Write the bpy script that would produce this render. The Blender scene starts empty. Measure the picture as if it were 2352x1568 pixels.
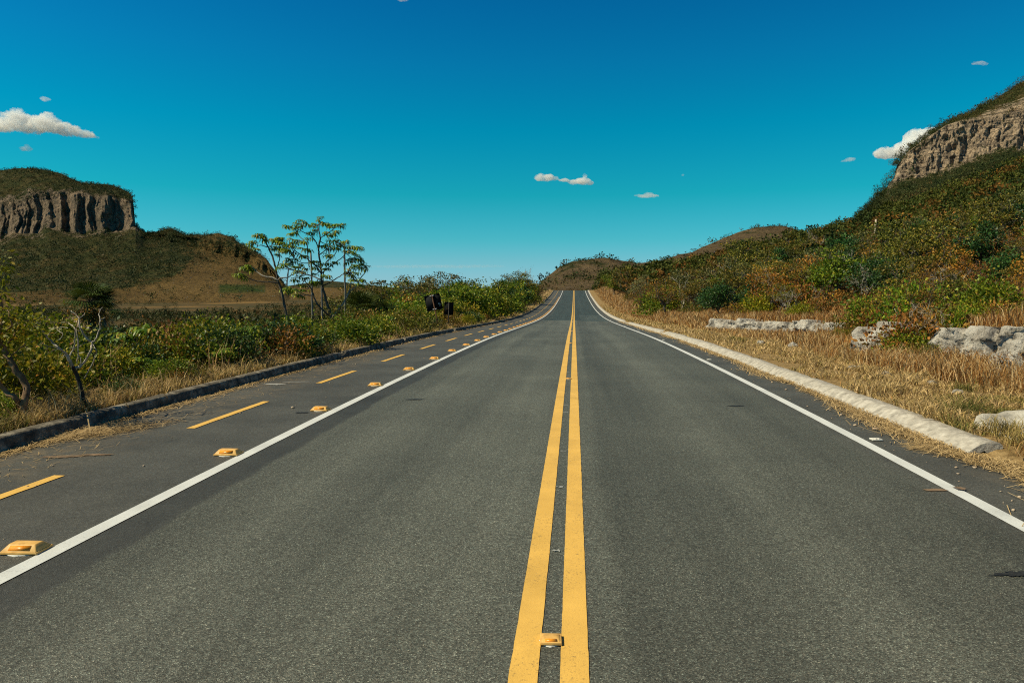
import bpy, math, random
import numpy as np
from mathutils import Vector, Matrix

# ------------------------------------------------------------------ camera, sky, sun, exposure
scene = bpy.context.scene
COL = scene.collection
R = math.radians
F, CX, CY = 1568.0, 1176.0, 784.0            # photo measured at 2352 x 1568, 24 mm lens
PITCH, YAW = R(4.63), R(5.19)
CAM = np.array([0.10, 0.0, 1.70])
cd = bpy.data.cameras.new("camera")
cam = bpy.data.objects.new("camera", cd); COL.objects.link(cam)
cd.lens = 24.0; cd.sensor_width = 36.0; cd.clip_start = 0.05; cd.clip_end = 30000
cam.location = CAM.tolist()
cam.rotation_euler = (math.pi / 2 - PITCH, 0, YAW)
scene.camera = cam

SUN_EL, SUN_AZ = R(47), R(-104)               # azimuth from +Y, clockwise seen from above
sun_dir = Vector((math.sin(SUN_AZ) * math.cos(SUN_EL), math.cos(SUN_AZ) * math.cos(SUN_EL), math.sin(SUN_EL)))
sl = bpy.data.lights.new("sun", 'SUN'); sl.energy = 5.0; sl.angle = R(0.5); sl.color = (1.0, 0.87, 0.58)
so = bpy.data.objects.new("sun", sl); COL.objects.link(so)
so.rotation_euler = sun_dir.to_track_quat('Z', 'Y').to_euler()

w = bpy.data.worlds.new("World"); scene.world = w; w.use_nodes = True
nt = w.node_tree; nt.nodes.clear()
wo = nt.nodes.new("ShaderNodeOutputWorld"); bg = nt.nodes.new("ShaderNodeBackground")
sk = nt.nodes.new("ShaderNodeTexSky"); sk.sky_type = 'NISHITA'; sk.sun_disc = False
sk.sun_elevation = SUN_EL; sk.sun_rotation = SUN_AZ
sk.altitude = 1000; sk.air_density = 1.0; sk.dust_density = 0.3; sk.ozone_density = 3.0
geo = nt.nodes.new("ShaderNodeTexCoord"); sep = nt.nodes.new("ShaderNodeSeparateXYZ")
nt.links.new(geo.outputs["Generated"], sep.inputs[0])
rp = nt.nodes.new("ShaderNodeValToRGB"); nt.links.new(sep.outputs[2], rp.inputs[0])
er = rp.color_ramp.elements
SKY = [(0.0, (0.414, 0.818, 1.207)), (0.014, (0.39, 0.811, 1.149)), (0.036, (0.319, 0.791, 0.978)), (0.067, (0.173, 0.832, 0.874)), (0.129, (0.038, 0.875, 0.787)), (0.217, (0.002, 0.876, 0.893)), (0.299, (0.011, 0.765, 0.947)), (0.369, (0.009, 0.666, 0.939)), (0.55, (0.03, 0.385, 0.517)), (1.0, (0.06, 0.235, 0.303))]
er[0].position, er[0].color = SKY[0][0], (*SKY[0][1], 1)
er[1].position, er[1].color = SKY[-1][0], (*SKY[-1][1], 1)
for p_, c_ in SKY[1:-1]:
    e = er.new(p_); e.color = (*c_, 1)
mx = nt.nodes.new("ShaderNodeMix"); mx.data_type = 'RGBA'; mx.blend_type = 'MULTIPLY'; mx.inputs[0].default_value = 1.0
nt.links.new(sk.outputs[0], mx.inputs[6]); nt.links.new(rp.outputs[0], mx.inputs[7])
nt.links.new(mx.outputs[2], bg.inputs[0]); bg.inputs[1].default_value = 0.09
nt.links.new(bg.outputs[0], wo.inputs[0])

vs = scene.view_settings
vs.view_transform = 'Standard'; vs.look = 'None'; vs.exposure = 0.16; vs.gamma = 1.0; vs.use_curve_mapping = False
scene.render.engine = 'CYCLES'
cy = scene.cycles
cy.use_denoising = False; cy.pixel_filter_type = 'BLACKMAN_HARRIS'; cy.filter_width = 1.1; cy.max_bounces = 28; cy.diffuse_bounces = 3; cy.glossy_bounces = 2; cy.transmission_bounces = 3
cy.transparent_max_bounces = 8; cy.volume_bounces = 28; cy.sample_clamp_indirect = 6.0

# ------------------------------------------------------------------ maths helpers
rng = np.random.default_rng(11)
cp, sp, cps, sps = math.cos(PITCH), math.sin(PITCH), math.cos(YAW), math.sin(YAW)
RIGHT = np.array([cps, sps, 0.0]); FWD = np.array([-sps * cp, cps * cp, -sp]); UP = np.array([-sps * sp, cps * sp, cp])

def pt(px, py, z):
    "world point seen at photo pixel (px, py), z metres along the lens axis"
    px, py, z = np.asarray(px, float), np.asarray(py, float), np.asarray(z, float)
    a = ((px - CX) / F * z)[..., None]; b = (-(py - CY) / F * z)[..., None]
    return CAM + RIGHT * a + UP * b + FWD * z[..., None]

def proj(P):
    d = np.asarray(P, float) - CAM
    z = d @ FWD
    return CX + F * (d @ RIGHT) / z, CY - F * (d @ UP) / z, z

def _hash(ix, iy, iz):
    n = (ix.astype(np.int64) * 73856093) ^ (iy.astype(np.int64) * 19349663) ^ (iz.astype(np.int64) * 83492791)
    n = (n ^ (n >> 13)) * 1274126177 & 0x7fffffff
    n = (n ^ (n >> 15)) * 668265263 & 0x7fffffff
    return (n & 0xffff) / 32767.5 - 1.0

def vnoise(P):
    P = np.asarray(P, float); i = np.floor(P).astype(np.int64); f = P - i; f = f * f * (3 - 2 * f)
    out = 0
    for dx in (0, 1):
        for dy in (0, 1):
            for dz in (0, 1):
                wgt = (f[..., 0] if dx else 1 - f[..., 0]) * (f[..., 1] if dy else 1 - f[..., 1]) * (f[..., 2] if dz else 1 - f[..., 2])
                out = out + wgt * _hash(i[..., 0] + dx, i[..., 1] + dy, i[..., 2] + dz)
    return out

def fbm(P, octv=4, lac=2.1, gain=0.5):
    P = np.asarray(P, float); a, s, tot = 1.0, 0, 0
    for k in range(octv):
        s = s + a * vnoise(P + 17.3 * k); tot += a; a *= gain; P = P * lac
    return s / tot

def n2(x, y, sc, octv=3, seed=0.0):
    x, y = np.broadcast_arrays(np.asarray(x, float), np.asarray(y, float))
    return fbm(np.stack([x * sc, y * sc, np.full(x.shape, seed)], -1), octv)

def sstep(a, b, x):
    t = np.clip((np.asarray(x, float) - a) / (b - a), 0, 1); return t * t * (3 - 2 * t)

# ------------------------------------------------------------------ mesh helpers
class MB:
    "collects pieces of geometry that become one mesh object"
    def __init__(s): s.v, s.q, s.t, s.n, s.a = [], [], [], 0, []
    def add(s, v, q=None, t=None, att=None):
        v = np.asarray(v, float).reshape(-1, 3)
        if q is not None and len(q): s.q.append(np.asarray(q, np.int64) + s.n)
        if t is not None and len(t): s.t.append(np.asarray(t, np.int64) + s.n)
        s.v.append(v); s.n += len(v)
        s.a.append(np.zeros(len(v)) if att is None else np.broadcast_to(np.asarray(att, float), (len(v),)))
    def mesh(s, name, mat, smooth=False, att=False):
        me = bpy.data.meshes.new(name)
        v = np.concatenate(s.v) if s.v else np.zeros((0, 3))
        q = np.concatenate(s.q) if s.q else np.zeros((0, 4), np.int64)
        t = np.concatenate(s.t) if s.t else np.zeros((0, 3), np.int64)
        me.vertices.add(len(v)); me.vertices.foreach_set("co", v.ravel())
        loops = np.concatenate([q.ravel(), t.ravel()])
        me.loops.add(len(loops)); me.loops.foreach_set("vertex_index", loops)
        st = np.concatenate([np.arange(len(q)) * 4, len(q) * 4 + np.arange(len(t)) * 3])
        me.polygons.add(len(st)); me.polygons.foreach_set("loop_start", st)
        me.update(calc_edges=True); me.validate()
        if smooth: me.polygons.foreach_set("use_smooth", np.ones(len(me.polygons), bool))
        if att:
            A = me.attributes.new("tint", 'FLOAT', 'POINT'); A.data.foreach_set("value", np.concatenate(s.a))
        for m in (mat if isinstance(mat, (list, tuple)) else [mat]): me.materials.append(m)
        return me
    def build(s, name, mat, parent=None, smooth=False, att=False):
        o = bpy.data.objects.new(name, s.mesh(name, mat, smooth, att)); COL.objects.link(o)
        if parent is not None: o.parent = parent
        return o

def grid_faces(nu, nv):
    i = np.arange(nu - 1)[:, None] * nv + np.arange(nv - 1)[None]
    return np.stack([i, i + nv, i + nv + 1, i + 1], -1).reshape(-1, 4)

def tube(mb, pts, rad, sides=6, cap=True):
    pts = np.asarray(pts, float); rad = np.broadcast_to(np.asarray(rad, float), (len(pts),))
    t = np.gradient(pts, axis=0); t /= np.linalg.norm(t, axis=1, keepdims=True) + 1e-9
    ref = np.array([0.31, 0.95, 0.05]) if abs(t[0][1]) < 0.85 else np.array([0.95, 0.1, 0.31])
    u = np.cross(t, ref); u /= np.linalg.norm(u, axis=1, keepdims=True) + 1e-9
    vv = np.cross(t, u)
    a = np.arange(sides) * 2 * math.pi / sides
    V = pts[:, None] + rad[:, None, None] * (u[:, None] * np.cos(a)[None, :, None] + vv[:, None] * np.sin(a)[None, :, None])
    n = len(pts); q = []
    i = np.arange(n - 1)[:, None] * sides; j = np.arange(sides)[None]; j2 = (j + 1) % sides
    q = np.stack([i + j, i + j2, i + sides + j2, i + sides + j], -1).reshape(-1, 4)
    V = V.reshape(-1, 3); tr = None
    if cap:
        V = np.vstack([V, pts[-1:]]); k = len(V) - 1; b = (n - 1) * sides
        tr = [(b + s_, b + (s_ + 1) % sides, k) for s_ in range(sides)]
    mb.add(V, q, tr)

def unit(a): return a / (np.linalg.norm(a, axis=-1, keepdims=True) + 1e-9)

def leaves(mb, c, d, L, W, r, att=None, fold=0.15):
    "n leaves: base c, direction d, length L, half width W"
    n = len(c); d = unit(d); s = unit(np.cross(d, r.normal(size=(n, 3)))); nn = np.cross(s, d)
    L = np.broadcast_to(L, (n,))[:, None]; W = np.broadcast_to(W, (n,))[:, None]
    mid = c + d * L * 0.48
    V = np.stack([c, mid + s * W + nn * W * fold, c + d * L - nn * L * 0.08, mid - s * W + nn * W * fold], 1).reshape(-1, 3)
    q = np.arange(n)[:, None] * 4 + np.arange(4)[None]
    mb.add(V, q, None, None if att is None else np.repeat(np.broadcast_to(att, (n,)), 4))

def wob(pts, amp, r, sub=4):
    "subdivide a polyline and make it crooked"
    pts = np.asarray(pts, float); n = len(pts)
    t = np.linspace(0, n - 1, (n - 1) * sub + 1)
    # catmull-rom
    P = np.vstack([2 * pts[0] - pts[1], pts, 2 * pts[-1] - pts[-2]])
    i = np.minimum(t.astype(int), n - 2); f = (t - i)[:, None]
    a, b, c, d = P[i], P[i + 1], P[i + 2], P[i + 3]
    out = 0.5 * ((2 * b) + (-a + c) * f + (2 * a - 5 * b + 4 * c - d) * f ** 2 + (-a + 3 * b - 3 * c + d) * f ** 3)
    k = r.normal(size=out.shape) * amp; k[0] = 0
    return out + k

# ------------------------------------------------------------------ object helpers
def tag(o, label=None, cat=None, group=None, kind=None):
    if label: o["label"] = label
    if cat: o["category"] = cat
    if group: o["group"] = group
    if kind: o["kind"] = kind
    return o

def thing(name, loc=(0, 0, 0), rz=0.0, **k):
    o = bpy.data.objects.new(name, None); COL.objects.link(o)
    o.location = loc; o.rotation_euler = (0, 0, rz); o.empty_display_size = 0.2
    return tag(o, **k)

KIDS = {}
def part(mb, name, mat, root, **k):
    o = mb.build(name, mat, root, **k); KIDS.setdefault(root.name, []).append(o); return o

def copy_tree(o, parent=None):
    c = o.copy(); COL.objects.link(c)
    if parent is not None:
        c.parent = parent; KIDS.setdefault(parent.name, []).append(c)
    for ch in list(KIDS.get(o.name, [])): copy_tree(ch, c)
    return c

# ------------------------------------------------------------------ materials
class NT:
    def __init__(s, name):
        s.m = bpy.data.materials.new(name); s.m.use_nodes = True; s.t = s.m.node_tree; s.t.nodes.clear()
        s.out = s.n("ShaderNodeOutputMaterial"); s.coord = s.n("ShaderNodeTexCoord").outputs["Object"]
    def n(s, typ, **k):
        x = s.t.nodes.new(typ)
        for a, b in k.items(): setattr(x, a, b)
        return x
    def set(s, sock, v):
        if isinstance(v, bpy.types.NodeSocket): s.t.links.new(v, sock)
        elif isinstance(v, (tuple, list)) and len(v) == 3 and sock.type == 'RGBA': sock.default_value = (*v, 1)
        else: sock.default_value = v
    def noise(s, scale, detail=4, rough=0.55, vec=None, dist=0.0):
        x = s.n("ShaderNodeTexNoise"); s.set(x.inputs["Vector"], vec if vec is not None else s.coord)
        x.inputs["Scale"].default_value = scale; x.inputs["Detail"].default_value = detail
        x.inputs["Roughness"].default_value = rough; x.inputs["Distortion"].default_value = dist
        return x.outputs["Fac"]
    def vor(s, scale, vec=None, out="Color", feature='F1', rnd=1.0):
        x = s.n("ShaderNodeTexVoronoi", feature=feature); s.set(x.inputs["Vector"], vec if vec is not None else s.coord)
        x.inputs["Scale"].default_value = scale; x.inputs["Randomness"].default_value = rnd
        return x.outputs[out]
    def ramp(s, fac, stops, interp='LINEAR'):
        x = s.n("ShaderNodeValToRGB"); s.set(x.inputs[0], fac); cr = x.color_ramp; cr.interpolation = interp
        g = lambda c: (c, c, c, 1) if not isinstance(c, (tuple, list)) else (*c, 1)
        cr.elements[0].position, cr.elements[0].color = stops[0][0], g(stops[0][1])
        cr.elements[1].position, cr.elements[1].color = stops[-1][0], g(stops[-1][1])
        for p_, c_ in stops[1:-1]: cr.elements.new(p_).color = g(c_)
        return x.outputs[0]
    def mix(s, fac, a, b, mode='MIX'):
        x = s.n("ShaderNodeMix", data_type='RGBA', blend_type=mode); s.set(x.inputs[0], fac); s.set(x.inputs[6], a); s.set(x.inputs[7], b)
        return x.outputs[2]
    def math(s, op, a, b=0.0, clamp=False):
        x = s.n("ShaderNodeMath", operation=op, use_clamp=clamp); s.set(x.inputs[0], a); s.set(x.inputs[1], b); return x.outputs[0]
    def xyz(s, vec=None):
        x = s.n("ShaderNodeSeparateXYZ"); s.set(x.inputs[0], vec if vec is not None else s.coord); return x.outputs
    def scaled(s, v):
        x = s.n("ShaderNodeMapping"); s.set(x.inputs[0], s.coord); x.inputs["Scale"].default_value = v; return x.outputs[0]
    def attr(s, name="tint"):
        return s.n("ShaderNodeAttribute", attribute_name=name).outputs["Fac"]
    def bump(s, h, strength=0.4, dist=0.02):
        x = s.n("ShaderNodeBump"); s.set(x.inputs["Height"], h); x.inputs["Strength"].default_value = strength; x.inputs["Distance"].default_value = dist
        return x.outputs[0]
    def bsdf(s, col, rough=0.8, spec=0.3, normal=None, metal=0.0):
        x = s.n("ShaderNodeBsdfPrincipled"); s.set(x.inputs["Base Color"], col); s.set(x.inputs["Roughness"], rough)
        s.set(x.inputs["Specular IOR Level"], spec); s.set(x.inputs["Metallic"], metal)
        if normal is not None: s.set(x.inputs["Normal"], normal)
        return x.outputs[0]
    def done(s, sh):
        s.t.links.new(sh, s.out.inputs[0]); return s.m

def leaf_mat(name, stops, trans=0.22, rough=0.5, hue=0.04, val=0.5, spec=0.3):
    "leaves: colour differs from leaf to leaf and from plant to plant"
    s = NT(name)
    rnd = s.n("ShaderNodeNewGeometry").outputs["Random Per Island"]
    c = s.ramp(rnd, stops)
    oi = s.n("ShaderNodeObjectInfo").outputs["Random"]
    h = s.n("ShaderNodeHueSaturation")
    s.set(h.inputs["Hue"], s.math('ADD', s.math('MULTIPLY', oi, hue), 0.5 - hue / 2))
    s.set(h.inputs["Value"], s.math('ADD', s.math('MULTIPLY', s.math('FRACT', s.math('MULTIPLY', oi, 7.31)), val), 1 - val / 2))
    s.set(h.inputs["Color"], c); c = h.outputs[0]
    b = s.bsdf(c, rough, spec)
    tr = s.n("ShaderNodeBsdfTranslucent"); s.set(tr.inputs[0], s.mix(0.5, c, (0.16, 0.20, 0.02)))
    mxs = s.n("ShaderNodeMixShader"); mxs.inputs[0].default_value = trans
    s.t.links.new(b, mxs.inputs[1]); s.t.links.new(tr.outputs[0], mxs.inputs[2])
    return s.done(mxs.outputs[0])

def tint_mat(name, tints, rough=0.7, var=0.35, trans=0.12):
    "massed plants: colour from the plant (tint attribute), varied leaf by leaf"
    s = NT(name)
    rnd = s.n("ShaderNodeNewGeometry").outputs["Random Per Island"]
    c = s.ramp(s.attr(), tints)
    c = s.mix(1.0, c, s.ramp(rnd, [(0, 1 - var), (1, 1 + var)]), 'MULTIPLY')
    b = s.bsdf(c, rough, 0.2)
    tr = s.n("ShaderNodeBsdfTranslucent"); s.set(tr.inputs[0], c)
    mxs = s.n("ShaderNodeMixShader"); mxs.inputs[0].default_value = trans
    s.t.links.new(b, mxs.inputs[1]); s.t.links.new(tr.outputs[0], mxs.inputs[2])
    return s.done(mxs.outputs[0])

def simple(name, stops, scale, rough=0.85, bump=0.3, spec=0.25, detail=6, bdist=0.01, stretch=None):
    s = NT(name); v = s.scaled(stretch) if stretch else None
    f = s.noise(scale, detail, 0.6, v)
    return s.done(s.bsdf(s.ramp(f, stops), rough, spec, s.bump(s.noise(scale * 3, 4, 0.6, v), bump, bdist)))

def asphalt(name, base, lean_mask=True):
    s = NT(name)
    x = s.xyz()[0]
    cell = s.vor(185, out="Color"); cv = s.xyz(cell)[0]
    agg = s.ramp(cv, [(0.0, 0.30), (0.45, 0.74), (0.8, 1.2), (0.93, 1.6), (0.985, 2.5), (1.0, 3.4)])
    tintc = s.ramp(s.xyz(cell)[1], [(0, (1.06, 0.98, 0.90)), (0.5, (0.98, 1.0, 0.98)), (1, (0.92, 1.03, 1.0))])
    big = s.ramp(s.noise(0.35, 5, 0.6), [(0.3, 0.82), (0.7, 1.2)])
    streak = s.ramp(s.noise(1.0, 5, 0.6, s.scaled((2.2, 0.06, 1))), [(0.32, 0.84), (0.68, 1.16)])
    fine = s.ramp(s.noise(38, 5, 0.7), [(0.3, 0.7), (0.7, 1.3)])
    c = s.mix(1.0, base, agg, 'MULTIPLY'); c = s.mix(1.0, c, tintc, 'MULTIPLY')
    for k in (big, streak, fine): c = s.mix(1.0, c, k, 'MULTIPLY')
    if lean_mask:
        wv = s.math('MULTIPLY', s.math('SUBTRACT', s.noise(1.3, 4), 0.5), 0.16)
        xx = s.math('ADD', x, wv)
        # old surface course: the shoulder and cycle lane are finer and browner than the lanes
        side = s.ramp(s.math('ADD', s.math('MULTIPLY', xx, 0.1), 0.5), [(0.0, 1), (0.2135, 1), (0.219, 0), (0.80, 0), (0.825, 1), (1, 1)])
        sm = s.mix(1.0, s.mix(0.45, agg, (1, 1, 1)), s.mix(s.ramp(s.math('ADD', s.math('MULTIPLY', xx, 0.1), 0.5), [(0.0, 0), (0.168, 0), (0.178, 1), (0.3, 1), (0.7, 0), (1, 0)]), (0.094, 0.095, 0.086), (0.060, 0.062, 0.058)), 'MULTIPLY')
        sm = s.mix(1.0, sm, fine, 'MULTIPLY'); sm = s.mix(1.0, sm, s.ramp(s.noise(0.8, 5, 0.65), [(0.3, 0.7), (0.7, 1.25)]), 'MULTIPLY')
        c = s.mix(side, c, sm)
        # wheel paths rubbed a little darker / paler
        wp = s.ramp(s.math('ADD', s.math('MULTIPLY', xx, 0.1), 0.5), [(0.22, 0.80), (0.28, 1.08), (0.35, 0.94), (0.43, 1.14), (0.49, 1.04), (0.532, 1.08), (0.541, 0.78), (0.575, 0.78), (0.61, 0.92), (0.67, 1.14), (0.75, 0.86)])
        c = s.mix(0.95, c, wp, 'MULTIPLY')
        # dust and soil thin film on the far side of the cycle lane
        dust = s.math('MULTIPLY', s.ramp(s.math('ADD', s.math('MULTIPLY', xx, 0.1), 0.5), [(0, 1), (0.0, 1), (0.06, 0.0), (0.86, 0.0), (0.92, 1), (1, 1)]), s.ramp(s.noise(3, 6, 0.7), [(0.45, 0), (0.66, 0.7)]))
        c = s.mix(dust, c, (0.15, 0.122, 0.085))
        oil = s.ramp(s.noise(0.9, 3, 0.5, s.scaled((1.2, 0.5, 1)), 0.6), [(0.72, 0), (0.8, 0.6)])
        c = s.mix(oil, c, (0.018, 0.019, 0.018))
    h = s.math('ADD', s.vor(185, out="Distance"), s.noise(60, 3))
    return s.done(s.bsdf(c, s.ramp(cv, [(0, 0.75), (1, 0.55)]), 0.3, s.bump(h, 0.55, 0.006)))

def paint(name, col, dirt=(0.06, 0.055, 0.05), wear=0.5):
    s = NT(name)
    big = s.ramp(s.noise(2.2, 5, 0.65), [(0.3, 0.82), (0.7, 1.06)])
    c = s.mix(1.0, col, big, 'MULTIPLY')
    pit = s.ramp(s.noise(62, 4, 0.8), [(0.56, 0), (0.66, wear)])
    more = s.ramp(s.noise(1.6, 4, 0.6), [(0.38, 0.1), (0.62, 1.0)])
    c = s.mix(s.math('MULTIPLY', pit, more), c, dirt)
    c = s.mix(s.ramp(s.noise(14, 5, 0.75), [(0.62, 0), (0.8, 0.35)]), c, s.mix(0.5, col, dirt))
    return s.done(s.bsdf(c, 0.65, 0.3, s.bump(s.noise(110, 3, 0.7), 0.5, 0.004)))

M = {}
M['asphalt'] = asphalt("asphalt", (0.104, 0.108, 0.096))
M['asphalt_new'] = asphalt("newer asphalt", (0.049, 0.061, 0.058), False)
M['asphalt_mid'] = asphalt("relaid asphalt", (0.067, 0.080, 0.076), False)
M['white'] = paint("white road paint", (0.64, 0.67, 0.69), wear=0.55)
M['yellow'] = paint("yellow road paint", (0.75, 0.46, 0.105), wear=0.85)
M['lime'] = paint("spilt white paint", (0.36, 0.37, 0.37), wear=1.0)
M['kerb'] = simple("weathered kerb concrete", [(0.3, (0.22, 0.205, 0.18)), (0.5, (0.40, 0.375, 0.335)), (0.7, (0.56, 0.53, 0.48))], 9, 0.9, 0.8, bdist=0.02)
M['kerb_dark'] = simple("dark kerb concrete", [(0.3, (0.05, 0.044, 0.036)), (0.5, (0.14, 0.125, 0.10)), (0.7, (0.40, 0.36, 0.29))], 7, 0.9, 0.8, bdist=0.02)  # darker mottled concrete for the whole left kerb
M['concrete'] = simple("rough pale concrete", [(0.3, (0.22, 0.21, 0.19)), (0.5, (0.40, 0.38, 0.34)), (0.7, (0.52, 0.50, 0.45))], 6, 0.9, 0.9, bdist=0.03)
M['bark'] = simple("grey brown bark", [(0.35, (0.05, 0.042, 0.034)), (0.6, (0.14, 0.12, 0.095))], 14, 0.9, 0.6, stretch=(1, 1, 0.3))
M['bark_pale'] = simple("pale bark", [(0.35, (0.13, 0.12, 0.10)), (0.6, (0.34, 0.32, 0.28))], 10, 0.85, 0.5, stretch=(1, 1, 0.4))
M['bark_warm'] = simple("warm brown bark", [(0.35, (0.10, 0.06, 0.035)), (0.62, (0.27, 0.18, 0.10))], 14, 0.9, 0.7, stretch=(1, 1, 0.3))
M['dead'] = simple("bleached dead wood", [(0.35, (0.20, 0.18, 0.15)), (0.6, (0.48, 0.44, 0.37))], 9, 0.8, 0.5)
M['bark_char'] = simple("charred bark", [(0.35, (0.016, 0.014, 0.012)), (0.65, (0.06, 0.05, 0.04))], 14, 0.9, 0.7)
M['pole'] = simple("weathered timber pole", [(0.35, (0.10, 0.095, 0.085)), (0.6, (0.25, 0.24, 0.21))], 12, 0.85, 0.6, stretch=(1, 1, 0.08))
M['pole_con'] = simple("concrete utility pole", [(0.35, (0.32, 0.27, 0.20)), (0.6, (0.48, 0.42, 0.33))], 5, 0.8, 0.3)
M['post'] = simple("rusty steel post", [(0.3, (0.03, 0.018, 0.012)), (0.6, (0.11, 0.05, 0.025))], 20, 0.7, 0.3)
M['post_black'] = simple("black painted post", [(0.3, (0.008, 0.008, 0.008)), (0.7, (0.018, 0.017, 0.016))], 20, 0.6, 0.2)
M['sign_black'] = simple("black painted sign back", [(0.3, (0.006, 0.007, 0.008)), (0.7, (0.016, 0.017, 0.018))], 9, 0.9, 0.1, spec=0.05)
M['sign_grey'] = simple("worn grey black sign back", [(0.3, (0.010, 0.011, 0.012)), (0.55, (0.022, 0.024, 0.026)), (0.75, (0.040, 0.042, 0.045))], 5, 0.9, 0.1, spec=0.05, stretch=(1, 1, 0.25))
M['bolt'] = simple("galvanised clamp", [(0.3, (0.35, 0.37, 0.38)), (0.7, (0.6, 0.62, 0.63))], 30, 0.4, 0.1)
M['stud'] = simple("scuffed yellow plastic", [(0.3, (0.42, 0.23, 0.06)), (0.5, (0.74, 0.44, 0.13)), (0.7, (0.80, 0.50, 0.17))], 11, 0.5, 0.2, bdist=0.003)
M['stud_white'] = simple("scuffed white plastic", [(0.3, (0.45, 0.44, 0.40)), (0.7, (0.75, 0.74, 0.70))], 18, 0.5, 0.2, bdist=0.003)
M['orange'] = simple("orange reflector", [(0.35, (0.80, 0.26, 0.012)), (0.65, (0.9, 0.36, 0.03))], 40, 0.3, 0.1, spec=0.6)
M['grey_refl'] = simple("clear reflector", [(0.35, (0.55, 0.52, 0.46)), (0.65, (0.75, 0.72, 0.66))], 40, 0.25, 0.1, spec=0.6)
M['glue'] = simple("white adhesive", [(0.35, (0.6, 0.6, 0.56)), (0.65, (0.8, 0.8, 0.77))], 30, 0.6, 0.3)

s = NT("pale quartzite")
f1 = s.noise(2.2, 8, 0.65); f2 = s.noise(9, 6, 0.7)
c = s.ramp(f1, [(0.3, (0.20, 0.175, 0.15)), (0.46, (0.46, 0.43, 0.39)), (0.7, (0.64, 0.62, 0.58))])
c = s.mix(s.ramp(f2, [(0.55, 0), (0.63, 0.85)]), c, (0.09, 0.08, 0.068))
c = s.mix(s.ramp(s.noise(6, 6, 0.7, s.scaled((1, 1, .25))), [(0.57, 0), (0.65, 0.75)]), c, (0.07, 0.062, 0.055))
M['rock'] = s.done(s.bsdf(c, 0.9, 0.2, s.bump(s.math('ADD', f1, f2), 1.0, 0.12)))

# leaves
M['l_green'] = leaf_mat("fresh green leaves", [(0, (0.049, 0.095, 0.006)), (0.5, (0.129, 0.205, 0.013)), (0.85, (0.274, 0.326, 0.019)), (1, (0.547, 0.395, 0.043))], 0.28, spec=0.25)
M['l_lime'] = leaf_mat("yellow green leaves", [(0, (0.088, 0.108, 0.006)), (0.6, (0.230, 0.235, 0.012)), (0.9, (0.406, 0.332, 0.020)), (1, (0.568, 0.281, 0.031))], 0.3, spec=0.2)
M['l_olive'] = leaf_mat("olive leaves", [(0, (0.044, 0.049, 0.007)), (0.6, (0.114, 0.113, 0.015)), (0.9, (0.228, 0.188, 0.027)), (1, (0.289, 0.159, 0.027))], 0.12, hue=0.06, spec=0.2)
M['l_dark'] = leaf_mat("dark green leaves", [(0, (0.012, 0.034, 0.009)), (0.6, (0.027, 0.078, 0.018)), (1, (0.073, 0.149, 0.032))], 0.12, 0.45, spec=0.25)
M['l_silver'] = leaf_mat("grey green leaves", [(0, (0.062, 0.066, 0.024)), (0.6, (0.150, 0.151, 0.054)), (1, (0.290, 0.274, 0.117))], 0.18, 0.6, spec=0.15)
M['l_dry'] = leaf_mat("dry brown leaves", [(0, (0.067, 0.030, 0.007)), (0.5, (0.207, 0.092, 0.018)), (0.85, (0.390, 0.190, 0.041)), (1, (0.183, 0.155, 0.015))], 0.14, hue=0.03, spec=0.15)
M['l_orange'] = leaf_mat("orange leaves", [(0, (0.204, 0.084, 0.010)), (0.6, (0.458, 0.204, 0.019)), (1, (0.572, 0.324, 0.048))], 0.3, hue=0.03)
M['l_cecropia'] = leaf_mat("lobed cecropia leaves", [(0, (0.067, 0.154, 0.016)), (0.6, (0.172, 0.288, 0.025)), (0.88, (0.382, 0.450, 0.043)), (1, (0.630, 0.432, 0.088))], 0.35, 0.4)
M['l_palm'] = leaf_mat("palm fronds", [(0, (0.012, 0.030, 0.008)), (0.6, (0.03, 0.065, 0.014)), (1, (0.07, 0.10, 0.025))], 0.15, 0.65, spec=0.1)

HILLTINT = [(0.0, (0.023, 0.040, 0.011)), (0.3, (0.049, 0.060, 0.014)), (0.55, (0.081, 0.075, 0.019)), (0.75, (0.104, 0.070, 0.024)), (0.9, (0.143, 0.075, 0.024)), (1.0, (0.208, 0.112, 0.030))]
M['scrub'] = tint_mat("hillside scrub", HILLTINT, var=0.4)
M['wood_mass'] = tint_mat("woodland leaves", [(0.0, (0.018, 0.037, 0.007)), (0.3, (0.049, 0.068, 0.009)), (0.55, (0.113, 0.104, 0.014)), (0.72, (0.153, 0.091, 0.018)), (0.88, (0.204, 0.086, 0.016)), (1.0, (0.328, 0.158, 0.023))], var=0.45)
M['grass'] = tint_mat("dry grass", [(0.0, (0.09, 0.11, 0.025)), (0.2, (0.20, 0.18, 0.05)), (0.45, (0.44, 0.31, 0.125)), (0.7, (0.62, 0.46, 0.25)), (0.85, (0.38, 0.195, 0.055)), (1.0, (0.22, 0.095, 0.028))], var=0.35, trans=0.25)
M['straw'] = tint_mat("cut straw", [(0.0, (0.30, 0.21, 0.10)), (0.5, (0.46, 0.33, 0.16)), (1.0, (0.62, 0.47, 0.26))], var=0.3, trans=0.1)
M['pebble'] = simple("loose grit", [(0.3, (0.25, 0.16, 0.10)), (0.7, (0.55, 0.46, 0.36))], 40, 0.9, 0.3)

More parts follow.
